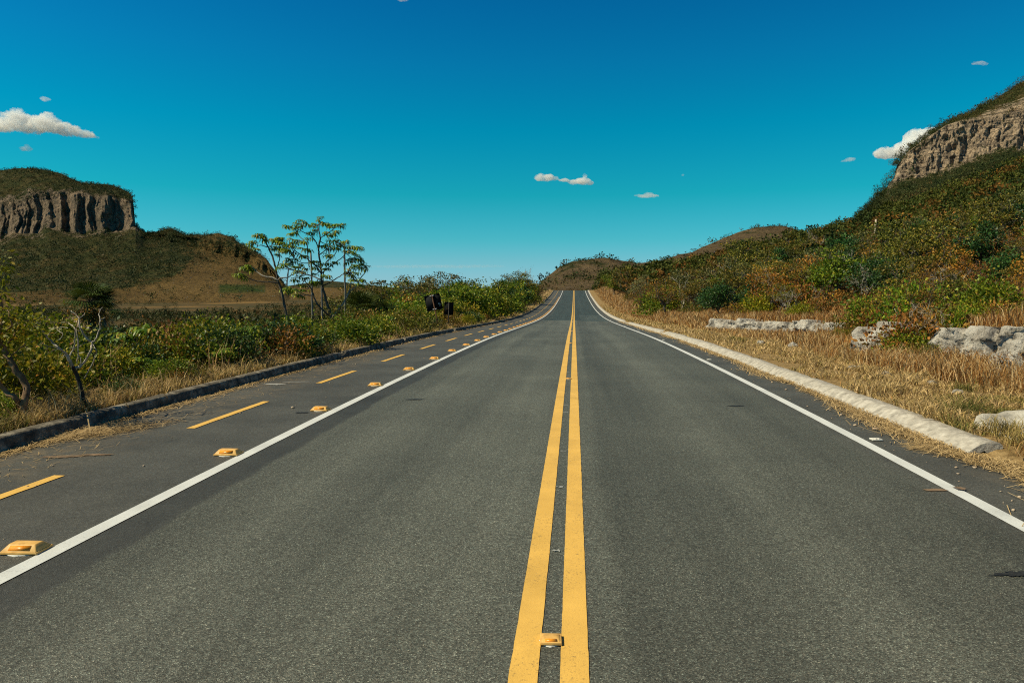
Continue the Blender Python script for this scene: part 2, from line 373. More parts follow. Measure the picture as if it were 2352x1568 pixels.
# ------------------------------------------------------------------ road profile and terrain height
_ky = np.array([-80, 0, 5, 10, 16.8, 23, 29.7, 34.2, 47, 55, 64, 74, 84, 94.5, 105, 116, 128, 140, 155, 171, 186, 198, 206, 214, 225, 245, 300, 400, 700, 9000.])
_kz = np.array([0, 0, -.01, -.04, -.14, -.26, -.43, -.58, -.98, -1.23, -1.47, -1.68, -1.81, -1.86, -1.86, -1.78, -1.62, -1.40, -1.09, -.74, -.27, .24, .40, .30, -.2, -1.6, -5, -9, -12, -12])
_fy = np.arange(-100, 9000, 1.0); _fz = np.interp(_fy, _ky, _kz)
_g = np.exp(-0.5 * (np.arange(-8, 9) / 2.6) ** 2); _g /= _g.sum()
_fz = np.convolve(np.pad(_fz, 8, 'edge'), _g, 'valid')
def prof(y): return np.interp(y, _fy, _fz)

XL, XR = -5.97, 4.14                          # asphalt edges
def bank_x(y): return np.interp(y, [-40, 4, 12, 14, 16.8, 20, 26, 30, 34, 45, 70, 120, 300], [8, 8.2, 9.0, 8.7, 7.7, 8.9, 10.4, 8.8, 6.6, 6.2, 6.6, 7, 7]) + 0.3 * n2(0 * np.asarray(y, float), y, 0.3, 3, 3.3)
def bank_h(y): return np.interp(y, [-40, 4, 14, 27, 40, 70, 120, 220, 400], [0.9, 0.85, 0.85, .36, .34, .45, .6, .5, .3])

def H(x, y):
    x = np.asarray(x, float); y = np.asarray(y, float); x, y = np.broadcast_arrays(x, y)
    p = prof(y)
    # right of the road
    d = np.maximum(x - 4.2, 0)
    endk = sstep(7.7, 6.6, y)                 # kerb ends by the drain: ground drops to road level there
    zr = (0.115 * sstep(0.0, 0.25, d)) * (1 - 0.9 * endk * sstep(1.6, 0.4, d)) + 0.015 * d
    bx = bank_x(y)
    zr = zr + bank_h(y) * sstep(0, 1.0, x - bx) + 0.02 * np.maximum(x - bx, 0)
    e = np.maximum(x - 12.5, 0)
    slope = 0.135 * e + 0.0009 * e ** 2
    slope = np.where(e > 150, 0.135 * 150 + .0009 * 22500 + (e - 150) * 0.2, slope)
    zr = zr + slope * np.interp(y, [-200, -60, 20, 300, 500], [0.2, .7, 1, 1, 0.6])
    zr = zr + 0.10 * n2(x, y, 0.45, 3, 1.0) * sstep(0.5, 3, d) + 0.5 * n2(x, y, 0.06, 3, 2.0) * sstep(10, 40, d)
    zr = np.minimum(zr, 70)
    # left of the road
    d = np.maximum(-x - 6.06, 0)
    far = 15.0 + prof(y) * sstep(20, 200, d) + 0.012 * np.maximum(d - 220, 0) ** 0.9
    fall = 0.10 * np.clip(d - 1.3, 0, 5) + 0.22 * np.clip(d - 6.3, 0, 14)
    k = np.maximum(d - 20.3, 0); b0 = 0.5 + 3.08
    fall = np.where(d > 20.3, b0 + (far - b0) * (1 - np.exp(-k * 0.22 / 11.0)), fall)
    zl = 0.115 - fall
    zl = zl + 0.06 * n2(x, y, 0.5, 3, 4.0) * sstep(0.3, 2, d) + 0.35 * n2(x, y, 0.05, 3, 5.0) * sstep(5, 30, d) + 1.2 * n2(x, y, .008, 3, 5.5) * sstep(60, 200, d)
    z = np.where(x > 4.15, zr, np.where(x < -6.05, zl, -0.10))
    return z + p

def geo_steps(a, first, grow, end, big):
    o = [a]; s_ = first
    while o[-1] < end: o.append(o[-1] + s_); s_ = min(s_ * grow, big)
    return np.array(o)

# ground: one sheet to the horizon
gx = np.concatenate([-geo_steps(6.05, 0.14, 1.045, 9000, 900)[::-1], [-6.0, -4.5, -3, -1.5, 0, 1.5, 3, 4.12], geo_steps(4.2, 0.09, 1.045, 9000, 900)])
gy = np.concatenate([[-3000, -1000, -300, -120, -60], np.arange(-40, 2, 2.0), geo_steps(2, 0.25, 1.018, 9000, 900)])
X, Y = np.meshgrid(gx, gy, indexing='ij')
mb = MB(); mb.add(np.stack([X, Y, H(X, Y)], -1), grid_faces(len(gx), len(gy))[:, ::-1] if False else grid_faces(len(gx), len(gy)))
s = NT("verge soil and dry turf")
x = s.xyz()[0]; xn = s.math('ADD', x, s.math('MULTIPLY', s.math('SUBTRACT', s.noise(0.5, 5, 0.6), 0.5), 2.2))
nf = s.noise(7, 8, 0.7)
straw = s.ramp(nf, [(0.3, (0.13, 0.085, 0.035)), (0.5, (0.27, 0.185, 0.085)), (0.7, (0.42, 0.30, 0.15))])
red = s.ramp(nf, [(0.3, (0.055, 0.030, 0.012)), (0.5, (0.12, 0.062, 0.022)), (0.72, (0.21, 0.115, 0.04))])
litter = s.ramp(nf, [(0.3, (0.028, 0.020, 0.009)), (0.55, (0.075, 0.044, 0.018)), (0.75, (0.13, 0.075, 0.028))])
m_r = s.ramp(s.math('MULTIPLY', s.math('SUBTRACT', xn, 6.0), 0.05), [(0, 0), (0.06, 1), (1, 1)])
c = s.mix(m_r, straw, red)
m_h = s.ramp(s.math('MULTIPLY', s.math('SUBTRACT', xn, 11.0), 0.05), [(0, 0), (0.3, 1), (1, 1)])
c = s.mix(m_h, c, litter)
m_l = s.ramp(s.math('MULTIPLY', s.math('ADD', xn, 7.4), -0.1), [(0, 0), (0.06, 1), (1, 1)])
c = s.mix(m_l, c, litter)
valley = s.ramp(s.noise(0.012, 6, 0.6), [(0.40, (0.050, 0.044, 0.016)), (0.52, (0.09, 0.060, 0.022)), (0.62, (0.17, 0.105, 0.036))])
valley = s.mix(1.0, valley, s.ramp(s.noise(0.25, 6, 0.7), [(0.3, 0.6), (0.7, 1.4)]), 'MULTIPLY')
m_v = s.ramp(s.math('MULTIPLY', s.math('ADD', x, 60), -0.01), [(0, 0), (0.4, 1), (1, 1)])
c = s.mix(m_v, c, valley)
M['ground'] = s.done(s.bsdf(c, 0.95, 0.1, s.bump(s.noise(9, 6, 0.7), 0.8, 0.08)))
tag(mb.build("ground", M['ground'], smooth=True), kind='structure')

# road and markings
ry = np.concatenate([np.arange(-30, 2, 1.0), geo_steps(2, 0.25, 1.02, 330, 2.0)])
def sheet(name, x0, x1, y0, y1, lift, mat, jag=0.0, nx=2, step=None, parent=None, sc=6.0, dense=None):
    ys = ry[(ry > y0) & (ry < y1)] if dense is None else np.arange(y0 + dense, y1, dense)
    ys = np.concatenate([[y0], ys, [y1]]); xs = np.linspace(x0, x1, nx)
    X, Y = np.meshgrid(xs, ys, indexing='ij')
    if jag:
        X = X.copy(); X[0] += jag * n2(0 * ys, ys, sc, 4, x0 * 7.7); X[-1] += jag * n2(0 * ys, ys, sc, 4, x1 * 5.1 + 3)
    mb = MB(); mb.add(np.stack([X, Y, prof(Y) + lift], -1), grid_faces(len(xs), len(ys)))
    return mb.build(name, mat, parent)

road = tag(sheet("road", XL, XR, -30, 330, 0.0, M['asphalt'], 0.05, 12, sc=1.2), kind='structure')
def mark(o, l): return tag(o, l, kind='structure')
tag(sheet("asphalt_patch", -2.72, 3.20, 62.2, 330, 0.004, M['asphalt_new'], 0.03, 3), kind='structure')
tag(sheet("asphalt_patch", 0.72, 3.14, 59.5, 82, 0.008, M['asphalt_mid'], 0.03, 3), kind='structure')
D0 = 0.05
sheet("edge_line", -3.30, -3.17, -20, 325, 0.005, M['white'], 0.004, 2, parent=road, sc=9)
sheet("edge_line", 3.245, 3.375, -20, 325, 0.005, M['white'], 0.004, 2, parent=road, sc=9)
def yellow(x0, x1):
    mb = MB()
    ys = np.concatenate([np.arange(-12, 0, 1.0), np.arange(0, 25, 0.03), ry[ry > 25.0]])
    jj = 0.0028 * n2(0 * ys, ys, 14, 4, x0 * 31 + 5); kk = 0.0028 * n2(0 * ys, ys, 14, 4, x1 * 17 + 9)
    X = np.stack([x0 + jj, 0.5 * (x0 + x1) + 0 * ys, x1 + kk]); Y = np.stack([ys] * 3)
    mb.add(np.stack([X, Y, prof(Y) + 0.004 + 0.009 * sstep(50, 58, Y)], -1), grid_faces(3, len(ys)))
    return mb.build("centre_line", M['yellow'], road)
yellow(-0.174, -0.047); yellow(0.050, 0.178)
mb = MB()
for k in range(-2, 70):
    y0 = 3.62 + 4.20 * k; y1 = y0 + 2.07
    if y1 < -5 or y0 > 215: continue
    ys = np.linspace(y0, y1, 24); X = np.stack([-4.60 + 0.006 * n2(0 * ys, ys, 9, 3, 1), -4.495 + 0.006 * n2(0 * ys, ys, 9, 3, 2)]); Y = np.stack([ys] * 2)
    mb.add(np.stack([X, Y, prof(Y) + 0.006], -1), grid_faces(2, 24))
mb.build("dashed_line", M['yellow'], road)
# old survey ticks of white paint between the two centre lines
mb = MB()
for k in range(34):
    y0 = 2.1 + 0.72 * k + 0.1 * math.sin(k * 5.1); L_ = 0.045
    xs = np.linspace(-0.035 + 0.01 * math.sin(k), 0.03 + 0.012 * math.cos(k * 3), 6)
    X, Y = np.meshgrid(xs, [y0, y0 + L_ * 0.6], indexing='ij'); Y = Y + 0.008 * rng.normal(size=Y.shape); X = X + 0.003 * rng.normal(size=X.shape)
    if rng.random() < 0.5: mb.add(np.stack([X, Y, prof(Y) + 0.006], -1), grid_faces(6, 2))
mb.build("survey_mark", M['lime'], road)

def blot(name, x, y, rx, ry_, mat, lift, rot=0.0, seed=0, parent=road):
    r = np.random.default_rng(seed); a = np.linspace(0, 2 * math.pi, 120, endpoint=False)
    k = .85 + 0.35 * fbm(np.stack([np.cos(a) * 7, np.sin(a) * 7, np.full(120, seed * 3.1)], -1), 4) + 0.6 * fbm(np.stack([np.cos(a) * 1.6, np.sin(a) * 1.6, np.full(120, seed * 3.1)], -1), 4)
    px, py = rx * k * np.cos(a), ry_ * k * np.sin(a)
    X = x + px * math.cos(rot) - py * math.sin(rot); Y = y + px * math.sin(rot) + py * math.cos(rot)
    V = np.vstack([np.stack([X, Y, prof(Y) + lift], -1), [[x, y, prof(y) + lift]]])
    mb = MB(); mb.add(V, None, [(i, (i + 1) % 120, 120) for i in range(120)]); return mb.build(name, mat, parent)
M['soil'] = simple("dried mud", [(0.35, (0.11, 0.08, 0.055)), (0.65, (0.24, 0.165, 0.11))], 8, 0.95, 0.4)
M['oil'] = simple("oil stain and painted shadow", [(0.35, (0.018, 0.018, 0.018)), (0.65, (0.04, 0.041, 0.04))], 20, 0.6, 0.3)  # oil stains, and the cast shadow painted on the right lane
blot("paint_spill", -5.28, 11.8, .20, .10, M['lime'], 0.006, 0.15, 3); blot("paint_spill", -5.0, 12.15, .26, .035, M['lime'], 0.008, 0.2, 4)
blot("mud_stain", -5.05, 6.35, .26, .06, M['soil'], 0.006, 0.25, 5); blot("mud_stain", -4.75, 6.45, .18, .04, M['soil'], 0.008, 0.1, 6)
blot("mud_stain", 3.15, 5.95, .10, .035, M['soil'], 0.005, 0.1, 8); blot("mud_stain", 3.36, 5.98, .06, .05, M['soil'], 0.018, 0.3, 9)
blot("oil_and_shadow_blot", 2.46, 10.15, .17, .045, M['oil'], 0.006, 0.1, 10); blot("oil_and_shadow_blot", 2.75, 4.2, .16, .05, M['oil'], 0.006, 0.2, 11)  # first blot is a cast shadow painted on the lane, second is oil
blot("oil_and_shadow_blot", -2.35, 10.3, .16, .06, M['oil'], 0.006, 0.2, 12)
blot("oil_and_shadow_blot", -3.62, 9.0, .10, .05, M['oil'], 0.006, 0.2, 13)

def kerb(name, profile, y0, y1, seed, breaks=(), mat='kerb'):
    ys = np.concatenate([np.arange(y0, 40, 0.12), geo_steps(40, 0.15, 1.02, y1, 1.5)]); ys = ys[ys <= y1]
    pr = np.asarray(profile, float); n = len(pr)
    X = np.repeat(pr[:, :1], len(ys), 1); Z = np.repeat(pr[:, 1:], len(ys), 1); Y = np.repeat(ys[None], n, 0)
    lat = np.arange(n)[:, None] * 0.7 + 0 * Y
    nn = fbm(np.stack([Y * 2.2, lat, 0 * Y + seed], -1), 4); mm = fbm(np.stack([Y * 0.35, 0 * Y, 0 * Y + seed * 3], -1), 2)
    gap = np.minimum(np.abs((ys - 0.37) % 1.0 - 0.5) * 2, 1); joint = np.where(np.abs((ys / 1.02) % 1 - 0.5) < 0.035, 1.0, 0)[None]
    X = X + 0.012 * nn + 0.03 * mm; Z = Z + np.where(pr[:, 1:] > 0.02, 0.010 * nn + 0.012 * mm - 0.014 * joint, 0)
    for b0_, b1_, drop in breaks:
        inside = ((ys > b0_) & (ys < b1_))[None]; Z = np.where(inside & (Z > 0.02), Z * drop, Z)
    mb = MB(); mb.add(np.stack([X, Y, prof(Y) + Z], -1), grid_faces(n, len(ys)))
    V = np.stack([X[:, 0], Y[:, 0], prof(Y[:, 0]) + Z[:, 0]], -1); cc = V.mean(0); mb.add(np.vstack([V, [cc]]), None, [(i, i + 1, n) for i in range(n - 1)])
    return tag(mb.build(name, M[mat]), kind='structure')
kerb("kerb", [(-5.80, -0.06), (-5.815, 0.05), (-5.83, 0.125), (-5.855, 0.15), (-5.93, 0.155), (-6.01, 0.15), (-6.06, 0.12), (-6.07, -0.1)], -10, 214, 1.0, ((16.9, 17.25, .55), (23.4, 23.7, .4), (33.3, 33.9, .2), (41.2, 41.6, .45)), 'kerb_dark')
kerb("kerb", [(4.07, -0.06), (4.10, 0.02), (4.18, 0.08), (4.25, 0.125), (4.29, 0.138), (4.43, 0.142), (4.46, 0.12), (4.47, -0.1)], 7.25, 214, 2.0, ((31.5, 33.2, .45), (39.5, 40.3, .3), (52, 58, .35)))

# ------------------------------------------------------------------ hills traced from the photograph, each at its own distance and depth
def hill(name, px0, px1, step, curves, subs, mat, disp=(4.0, 0.02), ridged=None, seed=0.0, smooth_rows=True, back=420.0, back_z=-18.0, kind='structure'):
    """curves: from the foot to the skyline, each (pixel x list, pixel y list, depth list[, depth px]); rows between are filled in"""
    px = np.arange(px0, px1 + 0.1, step); C_ = []
    for c in curves:
        y = np.interp(px, c[0], c[1]); z = np.interp(px, c[2], c[3])
        C_.append(pt(px, y, z))
    last = C_[-1]; out = unit(last - CAM); out[:, 2] = 0; out = unit(out)
    b1 = last + out * back * 0.3; b1[:, 2] = last[:, 2] * 0.8 + back_z * 0.2
    b2 = last + out * back; b2[:, 2] = back_z
    C_ += [b1, b2]; subs = list(subs) + [6, 6]
    rows, band = [], []
    for k in range(len(C_) - 1):
        n = subs[k]
        for j in range(n):
            t = j / n; rows.append(C_[k] * (1 - t) + C_[k + 1] * t); band.append(k + t)
    rows.append(C_[-1]); band.append(len(C_) - 1)
    P = np.stack(rows, 1); band = np.array(band)
    q = P * disp[1] + seed
    d1 = fbm(q, 5)
    toward = unit(CAM - P); toward[..., 2] *= 0.0
    flat = np.ones(len(band)); flat[:2] = 0.2
    P = P + toward * (disp[0] * d1 * flat[None])[..., None]
    P[..., 2] += disp[0] * 0.35 * fbm(q * 1.7 + 9, 4) * np.where(band > 0.3, 1, 0)[None]
    if ridged:
        amp, fx, fz, k0, k1 = ridged
        u = ((px - CX) / F * 1000.0)[:, None] * fx * 1.2 + 0 * P[..., 2]; vz = P[..., 2] * fz; u = u + 0.30 * fbm(P * .014 + 31, 3) + .16 * fbm(P * .05 + 7, 3)
        r_ = fbm(np.stack([u, vz, 0 * u + seed], -1), 5); r_ = -np.abs(r_) ** 0.75 * 1.6
        r2 = fbm(np.stack([u * 3.1, vz * 5, 0 * u + seed + 4], -1), 4)
        m_ = sstep(k0 - .25, k0 + .1, band) * sstep(k1 + .25, k1 - .05, band)
        P = P + toward * (amp * (r_ * (.7 + .6 * fbm(P * .009 + 51, 2)) + 0.45 * r2 + .16 * fbm(P * .05 + 3, 4)) * m_[None])[..., None]
    mb = MB(); mb.add(P, grid_faces(P.shape[0], P.shape[1]), None, np.broadcast_to(band[None], P.shape[:2]).ravel())
    o = mb.build(name, mat, smooth=True, att=True); tag(o, kind=kind)
    return o, P, band, px

def hill_mat(name, rock_band, scale, rockcols, grass_stops, rock_streak=(1, 1, 1), strata=None):
    s = NT(name)
    b = s.attr()
    n1 = s.noise(scale, 8, 0.65); nbig = s.noise(scale * 0.12, 5, 0.6); nfine = s.noise(scale * 5, 6, 0.7)
    scrub = s.ramp(n1, [(0.32, (0.026, 0.036, 0.012)), (0.45, (0.044, 0.050, 0.016)), (0.56, (0.068, 0.060, 0.021)), (0.72, (0.105, 0.072, 0.027))])
    grassc = s.mix(1.0, s.ramp(nfine, [(0.3, 0.65), (0.7, 1.3)]), s.ramp(nbig, grass_stops), 'MULTIPLY')
    g = s.n("ShaderNodeAttribute", attribute_name="meadow").outputs["Fac"]
    c = s.mix(s.ramp(s.math('ADD', g, s.math('MULTIPLY', s.math('SUBTRACT', n1, 0.5), 1.2)), [(0.42, 0), (0.58, 1)]), scrub, grassc)
    if rock_band:
        k0, k1 = rock_band
        v = s.scaled(rock_streak); rn = s.noise(scale * 2, 8, 0.7, v); rn2 = s.noise(scale * 6, 6, 0.7, v)
        rc = s.ramp(rn, rockcols)
        rc = s.mix(s.ramp(rn2, [(0.48, 0), (0.62, 0.75)]), rc, (0.055, 0.047, 0.042))
        if strata: rc = s.mix(s.ramp(s.noise(scale * 2.5, 6, 0.7, s.scaled(strata)), [(0.5, 0), (0.62, 0.8)]), rc, (0.05, 0.043, 0.038))
        jit = s.math('MULTIPLY', s.math('SUBTRACT', s.noise(scale * 1.6, 6, 0.65), 0.5), 1.3)
        bb = s.math('ADD', b, jit)
        m_ = s.math('MULTIPLY', s.ramp(s.math('SUBTRACT', bb, k0 - 0.5), [(0.42, 0), (0.52, 1)]), s.ramp(s.math('SUBTRACT', bb, k1 - 0.5), [(0.48, 1), (0.60, 0)]))
        rk = s.n("ShaderNodeAttribute", attribute_name="rocky").outputs["Fac"]
        c = s.mix(s.math('MULTIPLY', m_, rk), c, rc)
        bare = s.math('MULTIPLY', s.ramp(s.noise(scale * 2.2, 7, 0.7), [(0.60, 0), (0.68, 1)]), s.n("ShaderNodeAttribute", attribute_name="stony").outputs["Fac"])
        c = s.mix(bare, c, rc)
    gp = s.n("ShaderNodeAttribute", attribute_name="crop").outputs["Fac"]
    c = s.mix(s.math('MULTIPLY', gp, s.ramp(n1, [(0.35, 0.55), (0.65, 1)])), c, (0.022, 0.062, 0.010))
    return s.done(s.bsdf(c, 0.95, 0.08, s.bump(s.math('ADD', n1, nfine), 0.9, 0.35 / scale)))

def set_attr(o, name, arr):
    A = o.data.attributes.new(name, 'FLOAT', 'POINT'); A.data.foreach_set("value", np.clip(np.asarray(arr, float), 0, 1).ravel())

GR = [(0.35, (0.085, 0.057, 0.021)), (0.5, (0.135, 0.088, 0.031)), (0.65, (0.19, 0.125, 0.046))]
M['mesa'] = hill_mat("mesa slope", (1.0, 2.2), 0.035, [(0.3, (0.054, 0.045, 0.035)), (0.44, (0.173, 0.140, 0.101)), (0.56, (0.282, 0.212, 0.152)), (0.72, (0.432, 0.310, 0.209))], GR, (1, 1, 0.3))
sky_x = [-420, -200, 0, 35, 76.5, 104, 139, 167, 188, 236, 257, 278, 296, 304, 308, 310.6, 330, 365, 377, 393, 410, 424, 462, 501, 536, 545, 570, 580, 612, 628, 640, 656, 672]
sky_y = [470, 415, 391.6, 387.8, 387, 390.6, 399, 411.4, 420, 422.6, 425, 432, 442.7, 453, 479, 517, 536.7, 535, 526, 523.8, 531.4, 540, 538.4, 535.6, 545, 554.6, 568, 573.7, 596, 618, 634, 655, 684]
top_x = [-420, 0, 35, 69.6, 115, 167, 188, 216, 243, 271, 302, 309, 312, 330, 400, 470, 540, 600, 640, 672]
top_y = [500, 479, 476, 458, 451, 446, 441, 455, 451, 460, 462, 500, 521, 541, 540, 552, 562, 600, 640, 685]
bot_x = [-420, 0, 35, 87, 111, 150, 195, 226, 261, 311, 330, 400, 470, 540, 600, 640, 672]
bot_y = [600, 552, 538, 535, 521, 530, 537, 526, 530, 521, 545, 556, 575, 590, 618, 650, 686]
mid_x = [-420, 0, 200, 330, 420, 540, 640, 672]; mid_y = [660, 640, 630, 622, 612, 632, 662, 687]
foot_x = [-420, 0, 640, 672]; foot_y = [724, 722, 718, 716]
mesa, PM, band, px = hill("mesa_hill", -420, 672, 1.8,
    [(foot_x, foot_y, [-420, 672], [640, 700]), (mid_x, mid_y, [-420, 672], [900, 960]), (bot_x, bot_y, [-420, 310, 500, 672], [1200, 1200, 1120, 1000]), (top_x, top_y, [-420, 310, 500, 672], [1235, 1235, 1150, 1010]), (sky_x, sky_y, [-420, 300, 311, 500, 672], [1420, 1330, 1240, 1230, 1020])],
    [24, 40, 44, 26], M['mesa'], (9, 0.012), (40, 0.030, 0.0022, 2.0, 3.0), 2.0)
# shift band so that the cliff is 1..2 for the material
PX, BB = np.meshgrid(px, band, indexing='ij')
pxx, pyy, _ = proj(PM)
set_attr(mesa, "rocky", sstep(330, 308, PX))
A = mesa.data.attributes["tint"]; A.data.foreach_set("value", (BB - 1.0).ravel())
# meadow on the lower right flank and along the foot
edge = np.interp(pxx, [-400, 0, 220, 330, 400, 440, 500, 560, 640], [678, 677, 674, 662, 644, 618, 602, 590, 600])
set_attr(mesa, "meadow", (.15 + .75 * sstep(-34, 22, pyy - edge)) + 0.42 * sstep(360, 470, pxx) * (pyy - edge < 0))
set_attr(mesa, "stony", 0.8 * sstep(0.2, 0.8, fbm(PM * 0.006 + 3, 3) + 0.5) * ((BB > 2.9) | ((pxx > 390) & (pyy < 590))) + 0.0)
set_attr(mesa, "crop", sstep(498, 508, pxx) * sstep(612, 606, pxx) * sstep(652, 656, pyy - (pxx - 560) * 0.02) * sstep(676, 668, pyy))

M['low_ridge'] = hill_mat("low brown ridge", None, 0.03, None, GR)
ridge, P2, b2, px2 = hill("low_ridge", 560, 1000, 3.0, [([560, 1000], [712, 705], [560, 1000], [720, 900]), ([560, 720, 752, 790, 834, 900, 1000], [672, 646.6, 645, 647.5, 653, 660, 672], [560, 1000], [1250, 1300])], [30], M['low_ridge'], (5, 0.012), None, 5.0)
a_, b_, _ = proj(P2); set_attr(ridge, "meadow", 0.75 * sstep(655, 668, b_) + 0.25)

mh_x = [1195, 1222, 1237, 1257, 1280, 1313, 1346, 1372, 1399, 1428, 1461, 1491, 1518, 1544, 1560, 1593, 1623, 1663, 1709, 1742, 1780, 1800, 1822, 1840, 1862, 1909, 1960, 2060, 2200]
mh_y = [684, 667, 653, 636, 618, 600, 594.5, 592, 593.4, 600, 605, 603.3, 598.4, 590, 583.5, 577, 564, 545.6, 529, 521.5, 519, 519, 524, 533, 535, 533, 528, 525, 530]
M['far_hill'] = hill_mat("brown stony hill", (9, 10), 0.05, [(0.3, (0.07, 0.055, 0.045)), (0.5, (0.16, 0.12, 0.095)), (0.7, (0.32, 0.27, 0.22))], [(0.35, (0.085, 0.060, 0.034)), (0.5, (0.14, 0.100, 0.055)), (0.65, (0.20, 0.145, 0.082))])
far, P3, b3, px3 = hill("brown_hill", 1195, 2200, 2.2, [([1195, 1240, 1600, 2200], [694, 690, 668, 640], [1195, 1500, 2200], [330, 330, 330]), ([1195, 1240, 1300, 1400, 1600, 1780, 2200], [690, 664, 640, 634, 625, 590, 590], [1195, 1400, 1800, 2200], [410, 450, 520, 520]), (mh_x, mh_y, [1195, 1400, 1560, 1780, 2200], [470, 540, 640, 720, 720])], [26, 40], M['far_hill'], (4, 0.025), None, 8.0, back=300)
set_attr(far, "meadow", np.broadcast_to(0.62 + 0.25 * fbm(P3 * 0.01, 3), P3.shape[:2])); set_attr(far, "rocky", np.zeros(P3.shape[:2])); set_attr(far, "stony", np.where(b3[None] < 1.5, 0.9, 0.35) + 0 * P3[..., 0])

M['mountain'] = hill_mat("scrub mountain", (1.0, 2.3), 0.10, [(0.3, (0.106, 0.081, 0.063)), (0.42, (0.295, 0.233, 0.173)), (0.55, (0.486, 0.376, 0.270)), (0.72, (0.697, 0.518, 0.347))], [(0.4, (0.127, 0.071, 0.029)), (0.6, (0.190, 0.112, 0.038))], (1, 1, 0.8), (0.25, 0.25, 3.0))
ms_x = [1880, 1909, 1950, 1990, 2015, 2034, 2054, 2060, 2089, 2125, 2162, 2199, 2235, 2264, 2308, 2352, 2450, 2600, 2800]
ms_y = [541, 533, 518, 494.5, 454, 432, 407, 381, 344, 319, 297, 275, 260, 240, 212.6, 187, 135, 90, 60]
mt_x = [1880, 1950, 2015, 2054, 2060, 2089, 2125, 2173, 2209, 2272, 2308, 2352, 2450, 2600, 2800]
mt_y = [543, 520, 456, 409, 383, 346, 321, 288, 279, 271, 260, 245, 215, 190, 170]
mb_x = [1880, 1950, 2000, 2015, 2045, 2054, 2125, 2155, 2188, 2235, 2264, 2316, 2352, 2450, 2600, 2800]
mb_y = [545, 525, 500, 478, 432, 418, 406, 402, 384, 373, 355, 340, 350, 345, 330, 320]
pxs = np.array([1880, 2000, 2100, 2200, 2352, 2500, 2800.]); fz_ = 235 + 0 * pxs
fp = pt(pxs, 560 + 0 * pxs, fz_); fh_ = H(fp[:, 0], fp[:, 1]) - 3.0
foot = CY - F * (((np.stack([fp[:, 0], fp[:, 1], fh_], -1) - CAM) @ UP) / fz_)
mount, P4, b4, px4 = hill("rocky_mountain", 1880, 2800, 1.8, [(pxs, foot, pxs, fz_), (mb_x, mb_y, [1880, 2054, 2352, 2800], [440, 430, 400, 360]), (mt_x, mt_y, [1880, 2054, 2352, 2800], [446, 437, 412, 375]), (ms_x, ms_y, [1880, 2054, 2162, 2352, 2800], [452, 442, 452, 470, 450])], [48, 50, 30], M['mountain'], (3.2, 0.035), (5.2, 0.050, 0.060, 1.0, 2.0), 12.0, back=260)
PX4, B4 = np.meshgrid(px4, b4, indexing='ij')
set_attr(mount, "rocky", sstep(2022, 2050, PX4)); set_attr(mount, "meadow", np.full(PX4.shape, 0.08) + 0.25 * sstep(0, .5, fbm(P4 * 0.02, 3)))
set_attr(mount, "stony", np.where((B4 > 2.0) | ((B4 > 0.75) & (PX4 < 2140)), 0.8, 0.12))

# ------------------------------------------------------------------ finding the ground along a line of sight
def hit(px, py, zmax=600.0):
    d = pt(px, py, 1.0) - CAM
    t = np.concatenate([np.arange(2, 60, 0.05), np.arange(60, zmax, 0.5)])
    P = CAM + d[None] * t[:, None]
    under = P[:, 2] < H(P[:, 0], P[:, 1]) + np.where((P[:, 0] > XL) & (P[:, 0] < XR), 0.10, 0)
    i = int(np.argmax(under)) if under.any() else len(t) - 1
    return P[i]
def on_ground(x, y): return (float(x), float(y), float(H(x, y)))
def at(px, z):
    "spot on the ground under photo column px at depth z"
    P = pt(px, 657, z); return on_ground(P[0], P[1])

# ------------------------------------------------------------------ road studs
def frustum(bx, by, tx, ty, h, z0=0.0, dy=0.0):
    V = [(-bx, -by, z0), (bx, -by, z0), (bx, by, z0), (-bx, by, z0), (-tx, -ty + dy, h), (tx, -ty + dy, h), (tx, ty + dy, h), (-tx, ty + dy, h)]
    Q = [(0, 1, 5, 4), (1, 2, 6, 5), (2, 3, 7, 6), (3, 0, 4, 7), (4, 5, 6, 7), (3, 2, 1, 0)]
    return V, Q

def bevelled(name, mat, root, V, Q, width=0.006):
    mb = MB(); mb.add(V, Q); o = part(mb, name, mat, root)
    m = o.modifiers.new("bevel", 'BEVEL'); m.width = width; m.segments = 2; m.limit_method = 'ANGLE'; m.angle_limit = R(20)
    return o

